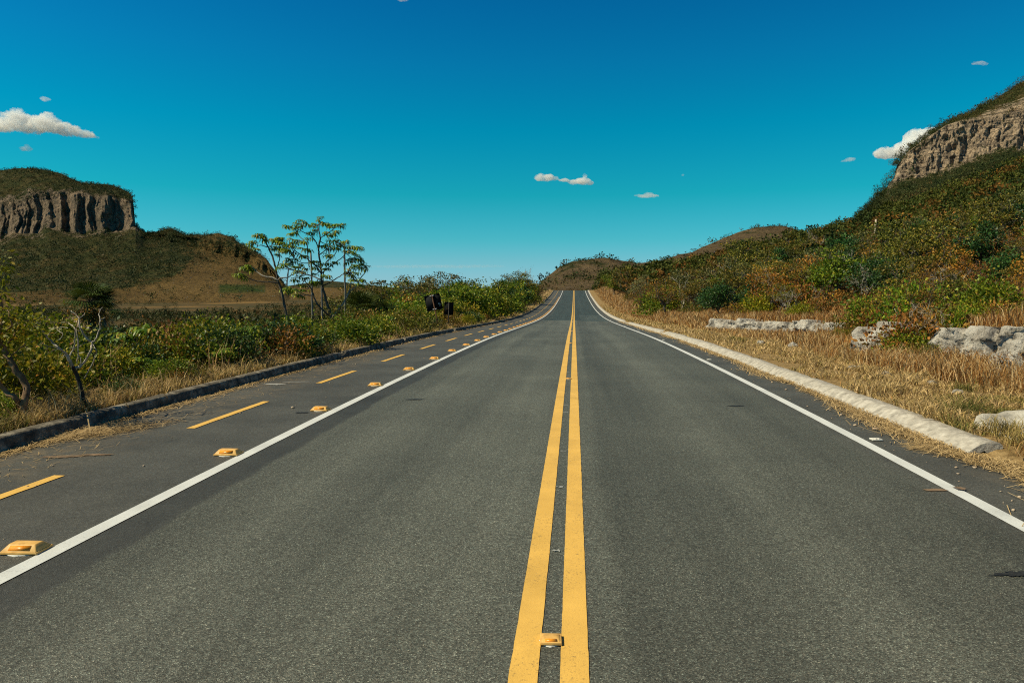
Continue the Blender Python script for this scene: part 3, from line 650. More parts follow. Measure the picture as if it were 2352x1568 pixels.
def make_stud(name, w_, d_, h_, body, refl, pad, **k):
    t = thing(name, **k)
    V, Q = frustum(w_ / 2, d_ / 2, w_ * 0.36, d_ * 0.22, h_, 0.012); bevelled("body", body, t, V, Q)
    Vb, Qb = frustum(w_ / 2 + .004, d_ / 2 + .004, w_ / 2 + .002, d_ / 2 + .002, 0.014, 0.0); bevelled("base_rim", body, t, Vb, Qb, 0.002)
    # reflector set into the sloping front face
    a0 = np.array([0, -d_ / 2, 0.012]); a1 = np.array([0, -d_ * 0.22, h_]); n_ = np.array([0, -(h_ - 0.012), d_ * 0.28]); n_ /= np.linalg.norm(n_)
    def f(u, v): return a0 * (1 - v) + a1 * v + np.array([u, 0, 0]) + n_ * 0.0035
    rw = w_ * 0.29; mb = MB()
    for u0, u1 in (((-rw, rw),) if pad else ((-rw, -0.002), (0.002, rw))):
        top = [f(u0, .24), f(u1, .24), f(u1 * .97, .80), f(u0 * .97, .80)]; bot = [p_ - n_ * 0.008 for p_ in top]
        mb.add(np.vstack([top, bot]), [(0, 1, 2, 3), (1, 0, 4, 5), (2, 1, 5, 6), (3, 2, 6, 7), (0, 3, 7, 4)])
    part(mb, "reflector", refl, t)
    if pad:
        r = np.random.default_rng(5); a = np.linspace(0, 2 * math.pi, 28, endpoint=False); k2 = 1 + 0.10 * r.normal(size=28)
        px_, py_ = (w_ * 0.47) * np.cos(a) * k2 - w_ * .05, (d_ * 0.54) * np.sin(a) * k2 - d_ * .07
        mb = MB(); V = np.stack([px_, py_, np.full(28, -.001)], -1); V2 = V + [0, 0, -0.012]
        mb.add(np.vstack([V, V2, [[-w_ * .05, -d_ * .12, -.001]]]), [(i, 28 + i, 28 + (i + 1) % 28, (i + 1) % 28) for i in range(28)], [(i, (i + 1) % 28, 56) for i in range(28)])
        part(mb, "adhesive_pad", M['glue'], t)
    return t
ORD = ["nearest", "second", "third", "fourth", "fifth", "sixth", "seventh", "eighth", "ninth", "tenth", "eleventh", "twelfth", "thirteenth", "fourteenth", "fifteenth", "sixteenth", "seventeenth", "eighteenth", "nineteenth", "twentieth"]
def put_row(proto, xs, ys, fmt, cat, group, far_label):
    for i, y in enumerate(ys):
        o = proto if i == 0 else copy_tree(proto)
        o.location = (xs + 0.012 * math.sin(i * 2.7), y, float(prof(y)) + 0.006)
        sl_ = float(prof(y + .1) - prof(y - .1)) / 0.2; o.rotation_euler = (math.atan(sl_), 0, 0.06 * math.sin(i * 1.9 + 1))
        tag(o, fmt.format(ORD[i]) if i < len(ORD) else far_label, cat, group)
st = make_stud("road_stud", 0.242, 0.150, 0.054, M['stud'], M['orange'], True)
put_row(st, -3.425, [4.00 + 2.60 * k for k in range(62)], "scuffed yellow lane stud beside the white line, {} in the row along the cycle lane", "road stud", "yellow studs along the cycle lane", "small yellow stud in the far close-set row climbing toward the crest")
st2 = make_stud("reflector_stud", 0.098, 0.085, 0.022, M['stud'], M['orange'], True)
put_row(st2, 0.0, [3.17, 13.1, 23.7, 34.9, 46, 57, 68, 79, 90, 101, 112, 123, 134], "small orange reflector stud between the yellow lines, {} along the road", "reflector stud", "reflectors between the yellow lines", "")
st3 = make_stud("reflector_stud", 0.105, 0.085, 0.022, M['stud_white'], M['grey_refl'], False)
put_row(st3, 3.50, [7.92, 17.5, 26.3, 36.5, 46, 55, 64, 74, 84, 94, 104, 114, 124, 136, 148], "small white reflector stud beside the right-hand white line, {} along the shoulder", "reflector stud", "reflectors along the right shoulder", "")

# ------------------------------------------------------------------ rocks
import bmesh
def ledge(name, line, h, seed, label, cell=0.55, depth=1.3, lift=0.0):
    r = np.random.default_rng(seed); line = np.asarray(line, float)
    seg = np.concatenate([[0], np.cumsum(np.linalg.norm(np.diff(line, axis=0), axis=1))]); L = seg[-1]
    u = np.arange(0, L, 0.05); bx = np.interp(u, seg, line[:, 0]); by = np.interp(u, seg, line[:, 1])
    tx, ty = np.gradient(bx), np.gradient(by); tl = np.hypot(tx, ty); nx, ny = ty / tl, -tx / tl
    if np.mean(nx * (0 - bx) + ny * (0 - by)) < 0: nx, ny = -nx, -ny
    cuts = np.cumsum(r.uniform(0.5, 1.6, 60) * cell); ci = np.searchsorted(cuts, u); offs = r.uniform(-0.14, 0.12, 80)[ci]; tops = r.uniform(0.82, 1.08, 80)[ci]
    lo = np.concatenate([[0], cuts])[ci]; hi = cuts[ci]; e = np.minimum(u - lo, hi - u) / (hi - lo); crack = np.exp(-(e * (hi - lo) / 0.05) ** 2)
    rows = []
    nv = 22; ends = sstep(0, 0.2, u) * sstep(0, 0.2, L - u)
    g = prof(by) + 0.06 + lift
    for j in range(nv + 9):
        v = min(j / nv, 1.0); back = max(0, (j - nv) / 8)
        P = np.stack([bx, by, g - 0.25 + (h * tops * (0.3 + .7 * ends) + 0.25) * v - 0.10 * back], -1)
        nse = fbm(P * 3.0 + seed, 4); ns2 = fbm(P * 9 + seed, 3)
        blk = vnoise(np.floor(np.stack([u * 3.1 + nse, P[:, 2] * 4.5 + .6 * nse, 0 * u + seed], -1))) * .09
        out = offs + blk + 0.16 * nse + 0.09 * ns2 - 0.13 * crack - 0.12 * np.abs(fbm(P * [5, 5, 1.2] + 3, 3)) + 0.06 * math.sin(v * 3) - depth * back - 0.10 * (v ** 4)
        P[:, 0] += nx * out; P[:, 1] += ny * out; P[:, 2] += 0.03 * nse * v - 0.10 * crack * v + 0.03 * ns2
        rows.append(P)
    mb = MB(); mb.add(np.stack(rows, 1), grid_faces(len(u), nv + 9)); o = mb.build(name, M['rock'])
    return tag(o, label, "rock outcrop")
ledge("rock_ledge", [(6.3, 33.6), (7.9, 31.0), (10.4, 27.2)], .66, 3, "long low ledge of pale blocky rock above the right verge, farthest of three")
ledge("rock_ledge", [(6.9, 17.8), (7.6, 16.7), (8.7, 16.3), (10.1, 16.6)], .90, 4, "short pale rock outcrop half hidden by bushes, middle one on the right bank", 0.45)
ledge("rock_ledge", [(7.7, 15.5), (8.3, 14.4), (9.0, 13.7), (10.8, 13.6)], .80, 5, "pale cracked rock outcrop at the right edge under dry grass, nearest of three", 0.5, lift=.14)

def rock(name, loc, size, seed, label, cat="rock", mat=None, sink=0.3):
    bm = bmesh.new(); bmesh.ops.create_icosphere(bm, subdivisions=4, radius=1.0); bm.verts.ensure_lookup_table()
    V = np.array([v.co[:] for v in bm.verts]); Fc = np.array([[v.index for v in f.verts] for f in bm.faces]); bm.free()
    q = V * 1.3 + seed * 7.7; k = 1 + 0.45 * fbm(q, 3) - 0.22 * np.abs(fbm(q * 2.2, 3)) + 0.07 * fbm(q * 6, 3)
    V = V * k[:, None] * np.asarray(size) * 0.5; V[:, 2] = np.maximum(V[:, 2], -size[2] * 0.4) + size[2] * (0.5 - sink)
    mb = MB(); mb.add(V, None, Fc); o = mb.build(name, mat or M['rock']); o.location = loc; o.rotation_euler = (0, 0, seed * 1.3)
    return tag(o, label, cat)
for i, (a_, b_, sx, lab) in enumerate([(2045, 700, 0.9, "pale angular boulder in the grassy slope, left of a pair"), (2082, 700, 1.1, "pale angular boulder in the grassy slope, right of a pair"),
        (2120, 708, .5, "small pale rock lying right of the boulder pair"), (2310, 862, .75, "low grey boulder shaded by dry grass near the right edge"), (1748, 792, .3, "small pale stone in red grass under the long ledge"), (1822, 800, .34, "small pale stone in front of the long ledge's right end"), (2105, 838, .42, "small pale stone at the foot of the middle outcrop")]):
    P = at(a_, 30) if b_ < 720 else hit(a_, b_); rock("boulder", on_ground(P[0], P[1]), (sx, sx * .8, sx * .75), 20 + i, lab)
for i, (a_, b_, sx) in enumerate([(2105, 873, .16), (2140, 882, .12), (2035, 864, .2), (1960, 848, .16), (2200, 905, .14), (2165, 870, .1)]):
    P = hit(a_, b_); rock("stone", on_ground(P[0], P[1]), (sx * 1.6, sx, sx * .7), 40 + i, ["pale pinkish stone in the straw beside the bare patch", "small pinkish stone on the bare patch of the verge", "flat pale stone in cut grass", "flat pale stone left among cut grass below the middle outcrop", "pinkish stone nearest the kerb's broken end", "smallest pinkish stone above the bare patch"][i], "stone")
# rough concrete drain chute where the kerb ends
uu, vv = np.meshgrid(np.linspace(0, 1, 50), np.linspace(0, 1, 40), indexing='ij')
X = 4.58 + 2.0 * uu; Y = 8.15 + 0.5 * uu - 1.5 * vv + 0.12 * np.sin(uu * 9)
Zb = 0.05 + 0.20 * uu + 0.20 * (np.abs(vv - 0.5) * 2) ** 2.2 - 0.10 * sstep(0, .12, vv) * 0
nn_ = fbm(np.stack([X * 4, Y * 4, 0 * X], -1), 5); Zb = Zb + 0.06 * nn_ + 0.03 * np.abs(fbm(np.stack([X * 9, Y * 9, 0 * X], -1), 3))
edge_ = np.minimum(np.minimum(uu, 1 - uu), np.minimum(vv, 1 - vv)); Zb = Zb - 0.35 * sstep(0.06, 0.0, edge_)
mb = MB(); mb.add(np.stack([X + 0.08 * nn_, Y, Zb + 0.02], -1), grid_faces(50, 40))
tag(mb.build("drain_chute", M['concrete'], smooth=True), "rough pale concrete drain chute beside the kerb's broken end", "drain")

# ------------------------------------------------------------------ posts, pole, sign backs
def make_post(name, loc, h, r0, r1, mat, label, cat, lean=(0, 0), point=False, group=None):
    t = np.linspace(0, 1, 14); r = np.random.default_rng(int(h * 1000))
    pts = np.stack([lean[0] * t + 0.012 * r.normal(size=14) * (t > 0), lean[1] * t, -0.4 + (h + 0.4) * t], -1); rad = r0 * (1 - t) + r1 * t
    if point: rad[-1] *= 0.35; rad[-2] *= .8
    mb = MB(); tube(mb, pts, rad, 10); o = mb.build(name, mat, smooth=False); o.location = loc
    return tag(o, label, cat, group)
def top_h(loc, py):
    z = float((np.array(loc) - CAM) @ FWD); return float(pt(0, py, z)[2] - loc[2])
for (px_, ytop, z, lab, pnt, wd) in [(716, 577, 45, "weathered timber post left of the spreading cecropia's trunk", False, .058), (738.5, 640, 46, "shorter timber post hidden behind the cecropia trunk", False, .062), (792.5, 557, 44, "tall weathered timber post with pointed top right of the cecropia", True, .062),
        (305 / 1.0 * 0 + 179, 722, 27, "grey timber post behind the bleached dead tree", False, .055), (123, 787, 22, "short grey fence post among bushes left of the dead tree", False, .04)]:
    l_ = at(px_, z); make_post("timber_post", l_, top_h(l_, ytop), wd * 1.1, wd * .92, M['pole'], lab, "post", point=pnt)
l_ = at(2005.5, 176); t = thing("utility_pole", l_, label="pale concrete utility pole standing alone on the scrub slope", cat="utility pole")
hp = top_h(l_, 504); mb = MB(); tube(mb, [(0, 0, -1), (0, 0, hp * .5), (0, 0, hp)], [.34, .3, .24], 8); part(mb, "pole", M['pole_con'], t)
mb = MB(); tube(mb, [(-1.3, 0, hp - .5), (0, 0, hp - .45), (1.3, 0, hp - .5)], .09, 6); part(mb, "crossarm", M['post'], t)

def box(mb, c, sx, sy, sz, rot=None):
    V, Q = frustum(sx / 2, sy / 2, sx / 2, sy / 2, sz / 2, -sz / 2); V = np.array(V)
    if rot is not None: V = V @ np.array(rot.to_3x3()).T
    mb.add(V + np.asarray(c), Q)
def sign(px_, z, py_c, w_, h_, tilt, face, label, post_mat, clamps, dark_half):
    l_ = at(px_, z); t = thing("sign_back", l_, R(8), label=label, cat="road sign")
    hc = top_h(l_, py_c); rot = Matrix.Rotation(tilt, 4, 'Y')
    foot_ = np.array([0.0, 0.0, -.4]); ax = np.array([math.sin(tilt), 0, math.cos(tilt)])
    base_ = np.array([0, 0, hc]) - ax * (hc / math.cos(tilt) + .4)
    mb = MB(); tube(mb, [base_, np.array([0, 0, hc]) + ax * h_ * 0.54], .030, 8); part(mb, "post", post_mat, t)
    # flat panel with turned-in edges, seen from behind
    mb = MB(); off = Vector((0, .05, 0)); c0 = np.array([0, .05, hc])
    box(mb, c0, w_, .004, h_, rot); part(mb, "panel", face, t)
    mb = MB()
    for sx, sz, ox, oz in ((w_, .03, 0, h_ / 2), (w_, .03, 0, -h_ / 2), (.02, h_ - .034, w_ / 2, 0), (.02, h_ - .034, -w_ / 2, 0)):
        o_ = rot.to_3x3() @ Vector((ox, -.012, oz)); box(mb, c0 + np.array(o_), sx, .03, sz, rot)
    part(mb, "rim", M['sign_black'], t)
    if dark_half:
        mb = MB(); o_ = rot.to_3x3() @ Vector((w_ * .25, -.006, 0)); box(mb, c0 + np.array(o_), w_ * .48, .005, h_ - .05, rot); part(mb, "dark_plate", M['sign_black'], t)
        mb = MB(); r = np.random.default_rng(3)
        for (u, v, q) in ((.33, -.14, .05), (.39, -.2, .035), (.37, -.28, .03), (.30, -.12, .03)):
            o_ = rot.to_3x3() @ Vector((w_ * u, -.011, h_ * v)); box(mb, c0 + np.array(o_), q, .003, q * 1.3, Matrix.Rotation(r.uniform(0, 2), 4, 'Y'))
        part(mb, "scraped_paint", M['glue'], t)
    if clamps:
        for sgn in (.44, -.44):
            for sx in (-.06, .06):
                mb = MB(); o_ = rot.to_3x3() @ Vector((sx, -.05, h_ * sgn)); box(mb, c0 + np.array(o_), .085, .05, .05, rot); part(mb, "clamp", M['bolt'], t)
    return t
sign(995, 33.5, 694.5, .76, .76, R(-12), M['sign_grey'], "square black sign back tilted on a rusty post beside the cycle lane", M['post'], True, True)
sign(1030.5, 35.5, 708.5, .47, .64, R(3), M['sign_black'], "narrow upright black sign back right of the tilted square one", M['post_black'], False, False)

# ------------------------------------------------------------------ plants: prototypes
PLANTS = []        # (object, description, height) for the labels
def sphere_dirs(n, r): return unit(r.normal(size=(n, 3)))

def tree_parts(seed, h, tf, spread, nl, nsub, nleaf, L, W, clump, flat=0.55, r0=None, crook=0.06, up=0.25, droop=0.15, twigs=0, low=0.0, bias=0.0):
    r = np.random.default_rng(seed); wood, crown = MB(), MB(); tips = []
    r0 = r0 or h * 0.028; th = h * tf
    lean = r.normal(size=2) * 0.07 * h
    trunk = wob([(0, 0, -0.25 * h * 0.3), (lean[0] * .5, lean[1] * .5, th * .5), (lean[0], lean[1], th)], crook * h * .25, r)
    tube(wood, trunk, np.linspace(r0, r0 * .62, len(trunk)), 7, cap=False)
    for i in range(nl):
        az = 2 * math.pi * (i + r.uniform(-.3, .3)) / nl; rad = spread * r.uniform(.45, 1.0) if i else spread * .15
        s0 = trunk[int((len(trunk) - 1) * r.uniform(.62, 1.0))]
        e = np.array([lean[0] * 1.3 + rad * math.cos(az) + bias, lean[1] * 1.3 + rad * math.sin(az), h * (0.93 - 0.33 * (rad / spread) ** 2 + r.uniform(-.14, .07)) - low * h * r.random()])
        m1 = s0 * .6 + e * .4 + np.array([math.cos(az), math.sin(az), -.3]) * rad * .18
        lim = wob([s0, m1, e], crook * h * .3, r); rr = np.linspace(r0 * .5, r0 * .13, len(lim)); tube(wood, lim, rr, 5, cap=False); tips.append(e)
        for k in range(nsub):
            f = r.uniform(.35, 1.0); b0_ = lim[int((len(lim) - 1) * f)]
            dv = sphere_dirs(1, r)[0] * np.array([1, 1, .55]) + np.array([0, 0, up]) + .5 * unit(e - s0)
            tip = b0_ + unit(dv) * spread * r.uniform(.25, .55); tip[2] = min(tip[2], h)
            br = wob([b0_, (b0_ + tip) / 2 + r.normal(size=3) * .03 * h, tip], crook * h * .2, r, 3)
            tube(wood, br, np.linspace(r0 * .22, r0 * .06, len(br)), 4, cap=False); tips.append(tip)
            for q in range(twigs):
                b1_ = br[r.integers(1, len(br))]; t2 = b1_ + unit(sphere_dirs(1, r)[0] + [0, 0, .5]) * spread * r.uniform(.12, .3)
                tube(wood, [b1_, (b1_ + t2) / 2 + r.normal(size=3) * .012 * h, t2], [r0 * .09, r0 * .06, r0 * .035], 3, cap=False); tips.append(t2)
    tips = np.array(tips)
    if nleaf:
        wgt = r.gamma(1.6, 1, len(tips)); k = r.choice(len(tips), nleaf, p=wgt / wgt.sum())
        o = r.normal(size=(nleaf, 3)) * clump * np.array([1, 1, flat]) * .62; c = tips[k] + o
        d = unit(o + 1e-3) * .7 + sphere_dirs(nleaf, r) * .8 + np.array([0, 0, up - droop])
        leaves(crown, c, d, L * r.uniform(.6, 1.3, nleaf), W * r.uniform(.7, 1.3, nleaf), r)
    return wood, crown, tips

def bush_parts(seed, h, wd, ns, nleaf, L, W, r0=0.012, hole=0.25, up=0.5, clumps=26, hang=0.0):
    r = np.random.default_rng(seed); wood, crown = MB(), MB()
    c = sphere_dirs(clumps, r) * np.cbrt(r.uniform(hole, 1, clumps))[:, None]; c[:, 2] = np.abs(c[:, 2] * 1.0) * .92 + .04
    tips = c * np.array([wd / 2, wd / 2, h * .92]); tips[:, 2] *= r.uniform(.75, 1.08, clumps)
    for i in range(min(ns, clumps)):
        b_ = np.array([*(r.normal(size=2) * wd * .05), -.1]); p_ = wob([b_, tips[i] * [.45, .45, .55], tips[i]], .015 * h, r, 3)
        tube(wood, p_, np.linspace(r0, r0 * .3, len(p_)), 4, cap=False)
    k = r.integers(0, clumps, nleaf); cl = np.array([wd, wd, h]) * .13
    o = r.normal(size=(nleaf, 3)) * cl; cc = tips[k] + o; cc[:, 2] = np.maximum(cc[:, 2], .02)
    d = unit(o) * .7 + sphere_dirs(nleaf, r) * .7 + np.array([0, 0, up - hang])
    leaves(crown, cc, d, L * r.uniform(.55, 1.3, nleaf), W * r.uniform(.7, 1.3, nleaf), r)
    return wood, crown

def palmate(crown, hub, axis, L, r, lobes=8, droop=0.75, w_=0.115):
    "one big hand-shaped leaf of drooping lobes"
    axis = unit(axis); s_ = unit(np.cross(axis, [0.1, 0.2, 1.0])); t_ = np.cross(s_, axis)
    a = np.linspace(-2.5, 2.5, lobes) + r.normal(size=lobes) * .1
    up_ = np.array([0, 0, 1.0])
    d = np.cos(a)[:, None] * unit(axis * [1, 1, .2]) + np.sin(a)[:, None] * s_
    d = unit(d + up_ * r.uniform(-.25, .15)); n = len(a); LL = (L * (0.72 + 0.28 * np.cos(a / 2)))[:, None]
    side = unit(np.cross(d, up_)); dn = -up_ * LL * droop
    p0 = np.repeat(hub[None], n, 0); p1 = hub + d * LL * .55 + dn * .12; p2 = hub + d * LL * .85 + dn * .55
    ww = LL * w_
    V = np.stack([p0 - side * ww * .2, p0 + side * ww * .2, p1 + side * ww, p1 - side * ww, p2], 1).reshape(-1, 3)
    i = np.arange(n)[:, None] * 5
    crown.add(V, i + np.array([[0, 1, 2, 3]]), i + np.array([[3, 2, 4]]))

def rosette(crown, wood, tip, dirn, L, n, r, pet=0.5):
    for k in range(n):
        a = 2 * math.pi * k / n + r.uniform(-.4, .4)
        d = unit(np.array([math.cos(a), math.sin(a), r.uniform(-.5, .9)]) + 0.3 * unit(dirn))
        hub = tip + d * L * pet * r.uniform(.6, 1.1)
        tube(wood, [tip, (tip + hub) / 2 + [0, 0, .03 * L], hub], L * .012, 3, cap=False)
        palmate(crown, hub, d, L * r.uniform(.7, 1.1), r, int(r.integers(6, 9)), r.uniform(.9, 1.6), .13)

def fan_palm_parts(seed, h, nf, L, r0, dead=4):
    r = np.random.default_rng(seed); wood, crown, skirt = MB(), MB(), MB()
    if h > 0.3:
        tube(wood, wob([(0, 0, -.5), (.03 * h, 0, h * .5), (0, .02 * h, h)], .01 * h, r), r0, 9)
    top = np.array([0, 0, h])
    for k in range(nf + dead):
        old = k >= nf; a = r.uniform(0, 2 * math.pi); el = r.uniform(-.15, 1.25) if not old else r.uniform(-1.2, -.5)
        d = np.array([math.cos(a) * math.cos(el), math.sin(a) * math.cos(el), math.sin(el)]); hub = top + d * L * .55 + [0, 0, -.05 * L]
        tube(wood, [top, (top + hub) / 2 + [0, 0, .04 * L], hub], .010 * L / .6, 4, cap=False)
        s_ = unit(np.cross(d, [.05, .1, 1.0])); n = 22; b = np.linspace(-1.9, 1.9, n)
        dd = np.cos(b)[:, None] * d + np.sin(b)[:, None] * s_; LL = L * (.62 + .25 * np.cos(b * .7))[:, None]
        nn = np.cross(dd, np.cross(d, s_)); nn = unit(nn); p1 = hub + dd * LL * .6; p2 = hub + dd * LL + np.array([0, 0, -1]) * LL * r.uniform(.12, .4)
        ww = L * .028
        V = np.stack([np.repeat(hub[None], n, 0), p1 + nn * ww, p2, p1 - nn * ww], 1).reshape(-1, 3)
        (skirt if old else crown).add(V, np.arange(n)[:, None] * 4 + np.arange(4)[None])
    return wood, crown, skirt

PROTO = {}
def species(key, n, h, name, cat, desc, parts, wood_mat, leaf_mat_, wname="trunk", cname="crown"):
    PROTO[key] = []
    for i in range(n):
        t = thing(name); w_, c_ = parts(i)[:2]
        if w_.n: part(w_, wname, M[wood_mat], t)
        if c_.n: part(c_, cname, M[leaf_mat_], t)
        PROTO[key].append([t, False]); t["category"] = cat
    PROTO[key].append((h, desc))

species('green', 3, 4.0, "broadleaf_tree", "tree", "fresh green leafy tree", lambda i: tree_parts(100 + i, 4.0, .30, 1.75, 8, 6, 3400, .22, .062, .42, .7, low=.25, droop=.35), 'bark', 'l_green')
species('olive', 3, 4.2, "savanna_tree", "tree", "olive spreading tree", lambda i: tree_parts(120 + i, 4.2, .42, 2.0, 7, 5, 2700, .15, .045, .38, .42, crook=.10), 'bark', 'l_olive')
species('dark', 2, 4.0, "round_tree", "tree", "dark green round tree", lambda i: tree_parts(140 + i, 4.0, .30, 1.8, 8, 6, 3400, .19, .06, .42, .7, low=.22), 'bark_char', 'l_dark')
species('silver', 2, 4.0, "grey_leaved_tree", "tree", "grey green tree", lambda i: tree_parts(150 + i, 4.0, .36, 1.9, 7, 5, 2500, .15, .046, .36, .5, crook=.09), 'bark_pale', 'l_silver')
species('dry', 3, 4.0, "dry_tree", "tree", "brown leaved dry tree", lambda i: tree_parts(160 + i, 4.0, .34, 1.7, 7, 5, 1500, .12, .036, .42, .6, crook=.10, twigs=2, low=.15), 'bark', 'l_dry')
species('lime', 2, 3.0, "young_tree", "tree", "yellow green bushy tree", lambda i: tree_parts(170 + i, 3.0, .25, 1.4, 8, 5, 2400, .15, .045, .40, .7, low=.3), 'bark', 'l_lime')
species('orange', 1, 3.0, "orange_tree", "tree", "orange leaved tree", lambda i: tree_parts(180 + i, 3.0, .3, 1.3, 7, 5, 1300, .13, .04, .38, .7, low=.2), 'bark', 'l_orange')
species('bare', 2, 3.6, "leafless_tree", "tree", "leafless pale branched tree", lambda i: tree_parts(190 + i, 3.6, .35, 1.5, 6, 5, 60, .09, .03, .3, .6, crook=.12, twigs=4, r0=.055), 'dead', 'l_dry')
species('bush', 4, 1.0, "leafy_shrub", "shrub", "glossy green shrub", lambda i: bush_parts(200 + i, 1.0, 1.35, 16, 2600, .085, .026), 'bark', 'l_green', "stem", "foliage")
species('limebush', 2, 1.0, "leafy_shrub", "shrub", "yellow green shrub", lambda i: bush_parts(210 + i, 1.0, 1.25, 16, 2200, .08, .023), 'bark', 'l_lime', "stem", "foliage")
species('olivebush', 2, 1.0, "small_leaved_shrub", "shrub", "olive small leaved shrub", lambda i: bush_parts(220 + i, 1.0, 1.3, 14, 1500, .075, .02), 'bark', 'l_olive', "stem", "foliage")
species('drybush', 2, 1.0, "dry_shrub", "shrub", "brown dry shrub", lambda i: bush_parts(230 + i, 1.0, 1.2, 18, 700, .09, .026), 'bark_pale', 'l_dry', "stem", "foliage")
species('darkbush', 2, 1.0, "leafy_shrub", "shrub", "dark green shrub", lambda i: bush_parts(240 + i, 1.0, 1.3, 12, 2400, .08, .025), 'bark_char', 'l_dark', "stem", "foliage")
def _cec(i):
    r = np.random.default_rng(250 + i); w_, c_ = MB(), MB()
    for k in range(4):
        e = np.array([r.normal() * .28, r.normal() * .28, r.uniform(.65, 1.0)]); p_ = wob([(r.normal() * .05, r.normal() * .05, -.1), e * [.5, .5, .5], e], .01, r, 3)
        tube(w_, p_, np.linspace(.016, .010, len(p_)), 5, cap=False); rosette(c_, w_, e, np.array([0, 0, 1.0]), .27, 6, r)
    return w_, c_
species('cecbush', 2, 1.15, "young_cecropia", "shrub", "young cecropia with lobed leaves", _cec, 'bark', 'l_cecropia', "stem", "foliage")

rp_ = np.random.default_rng(77)
def plant(key, x, y, h, rz=None, label=None, zone=None, squash=1.0, variant=None, dz=0.0):
    lst = PROTO[key]; n = len(lst) - 1; i = variant if variant is not None else int(rp_.integers(n)); ent = lst[i]
    if not ent[1]: o = ent[0]; ent[1] = True
    else: o = copy_tree(ent[0])
    s_ = h / lst[-1][0]; o.location = (float(x), float(y), float(H(x, y)) + dz); o.scale = (s_ * squash, s_ * squash, s_)
    o.rotation_euler = (0, 0, rp_.uniform(0, 6.28) if rz is None else rz)
    o["category"] = ent[0]["category"]
    PLANTS.append([o, lst[-1][1], h, zone, label]); return o
SPREAD = dict(green=2.1, olive=2.3, dark=2.1, silver=2.2, dry=2.0, lime=1.7, orange=1.6, bare=1.6, bush=.72, limebush=.68, olivebush=.68, drybush=.65, darkbush=.68, cecbush=.55)
def plant_px(key, px_, z, ytop, zone=None, squash=1.0, **k):
    "plant seen under column px_ with its top at row ytop; it stands back so that its crown clears the kerb"
    for _ in range(4):
        l_ = at(px_, z); h = max(.4, top_h(l_, ytop)); rad = SPREAD[key] * h / PROTO[key][-1][0] * squash
        lim = -(6.75 + rad) if zone == 'left' else 5.6 + rad
        if (l_[0] > lim if zone == 'left' else l_[0] < lim) and abs(l_[0] - .1) > 1: z = z * (abs(lim) + .1) / abs(l_[0] - .1)
    l_ = at(px_, z); h = min(max(.4, top_h(l_, ytop)), 9.0)
    return plant(key, l_[0], l_[1], h, zone=zone, squash=squash, **k)


# ------------------------------------------------------------------ the trees and palms with a shape of their own
def dpx(L): return [(516.8 + a / 5.463, 488.1 + b / 5.463) for a, b in L]
def traced(lst, z, dz0=0.0, dz1=0.0, org=None, seed=0):
    r = np.random.default_rng(seed); n = len(lst); p = np.array(lst)
    return pt(p[:, 0], p[:, 1], z + np.linspace(dz0, dz1, n) + 0.04 * r.normal(size=n)) - np.asarray(org)

def cecropia(z, base_px, limbs, rosettes, label, Lf, mat, extra_r):
    P0 = pt(base_px[0], base_px[1], z); org = np.array(on_ground(P0[0], P0[1])); t = thing("cecropia_tree", org.tolist(), label=label, cat="tree")
    w_, wl, c_ = MB(), MB(), MB(); r = np.random.default_rng(extra_r); nodes = []
    for (pl, ra, rb, dz1, pale) in limbs:
        p = traced(dpx(pl), z, 0 if pl is limbs[0][0] else 0, dz1, org, extra_r)
        if pl is limbs[0][0]: p = np.vstack([[p[0][0], p[0][1], -.5], p])
        p = wob(p, .008, r, 4); tube(wl if pale else w_, p, np.linspace(ra, rb, len(p)) * .78, 8); nodes.append(p)
    allp = np.vstack(nodes)
    for (q, n, sc, dz) in rosettes:
        q2 = dpx([q])[0]; tip = pt(q2[0], q2[1], z + dz) - org
        near = allp[np.argmin(np.linalg.norm((allp - tip) * [1, .6, 1], axis=1))]
        if np.linalg.norm(near - tip) > .10:
            tube(w_, wob([near, (near * .5 + tip * .5) + [0, 0, -.04], tip], .006, r, 3), np.linspace(.022, .013, 7), 5)
        rosette(c_, w_, tip, tip - near, Lf * sc, n, r)
    part(w_, "trunk", M['bark'], t)
    if wl.n: part(wl, "branch", M['bark_pale'], t)
    part(c_, "crown", M['l_cecropia'], t); return t
T1 = [([(830, 1510), (790, 1370), (760, 1220), (725, 1050), (690, 930), (660, 840), (645, 740), (620, 630), (585, 530), (545, 440), (510, 380), (450, 310), (430, 280)], .088, .035, 0, False),
      ([(665, 880), (560, 872), (430, 868), (340, 840), (250, 800), (205, 755)], .048, .022, -.7, False), ([(660, 850), (600, 815), (500, 800), (420, 760), (350, 700), (310, 670)], .045, .022, .4, True),
      ([(665, 845), (700, 820), (780, 815), (850, 780), (920, 715), (945, 660)], .042, .02, -.3, True), ([(650, 710), (665, 650), (685, 580), (680, 500), (660, 440)], .036, .018, .3, True),
      ([(525, 435), (470, 415), (410, 410), (365, 380)], .032, .018, .3, True), ([(545, 430), (590, 412), (650, 410), (700, 390)], .032, .018, -.3, True)]
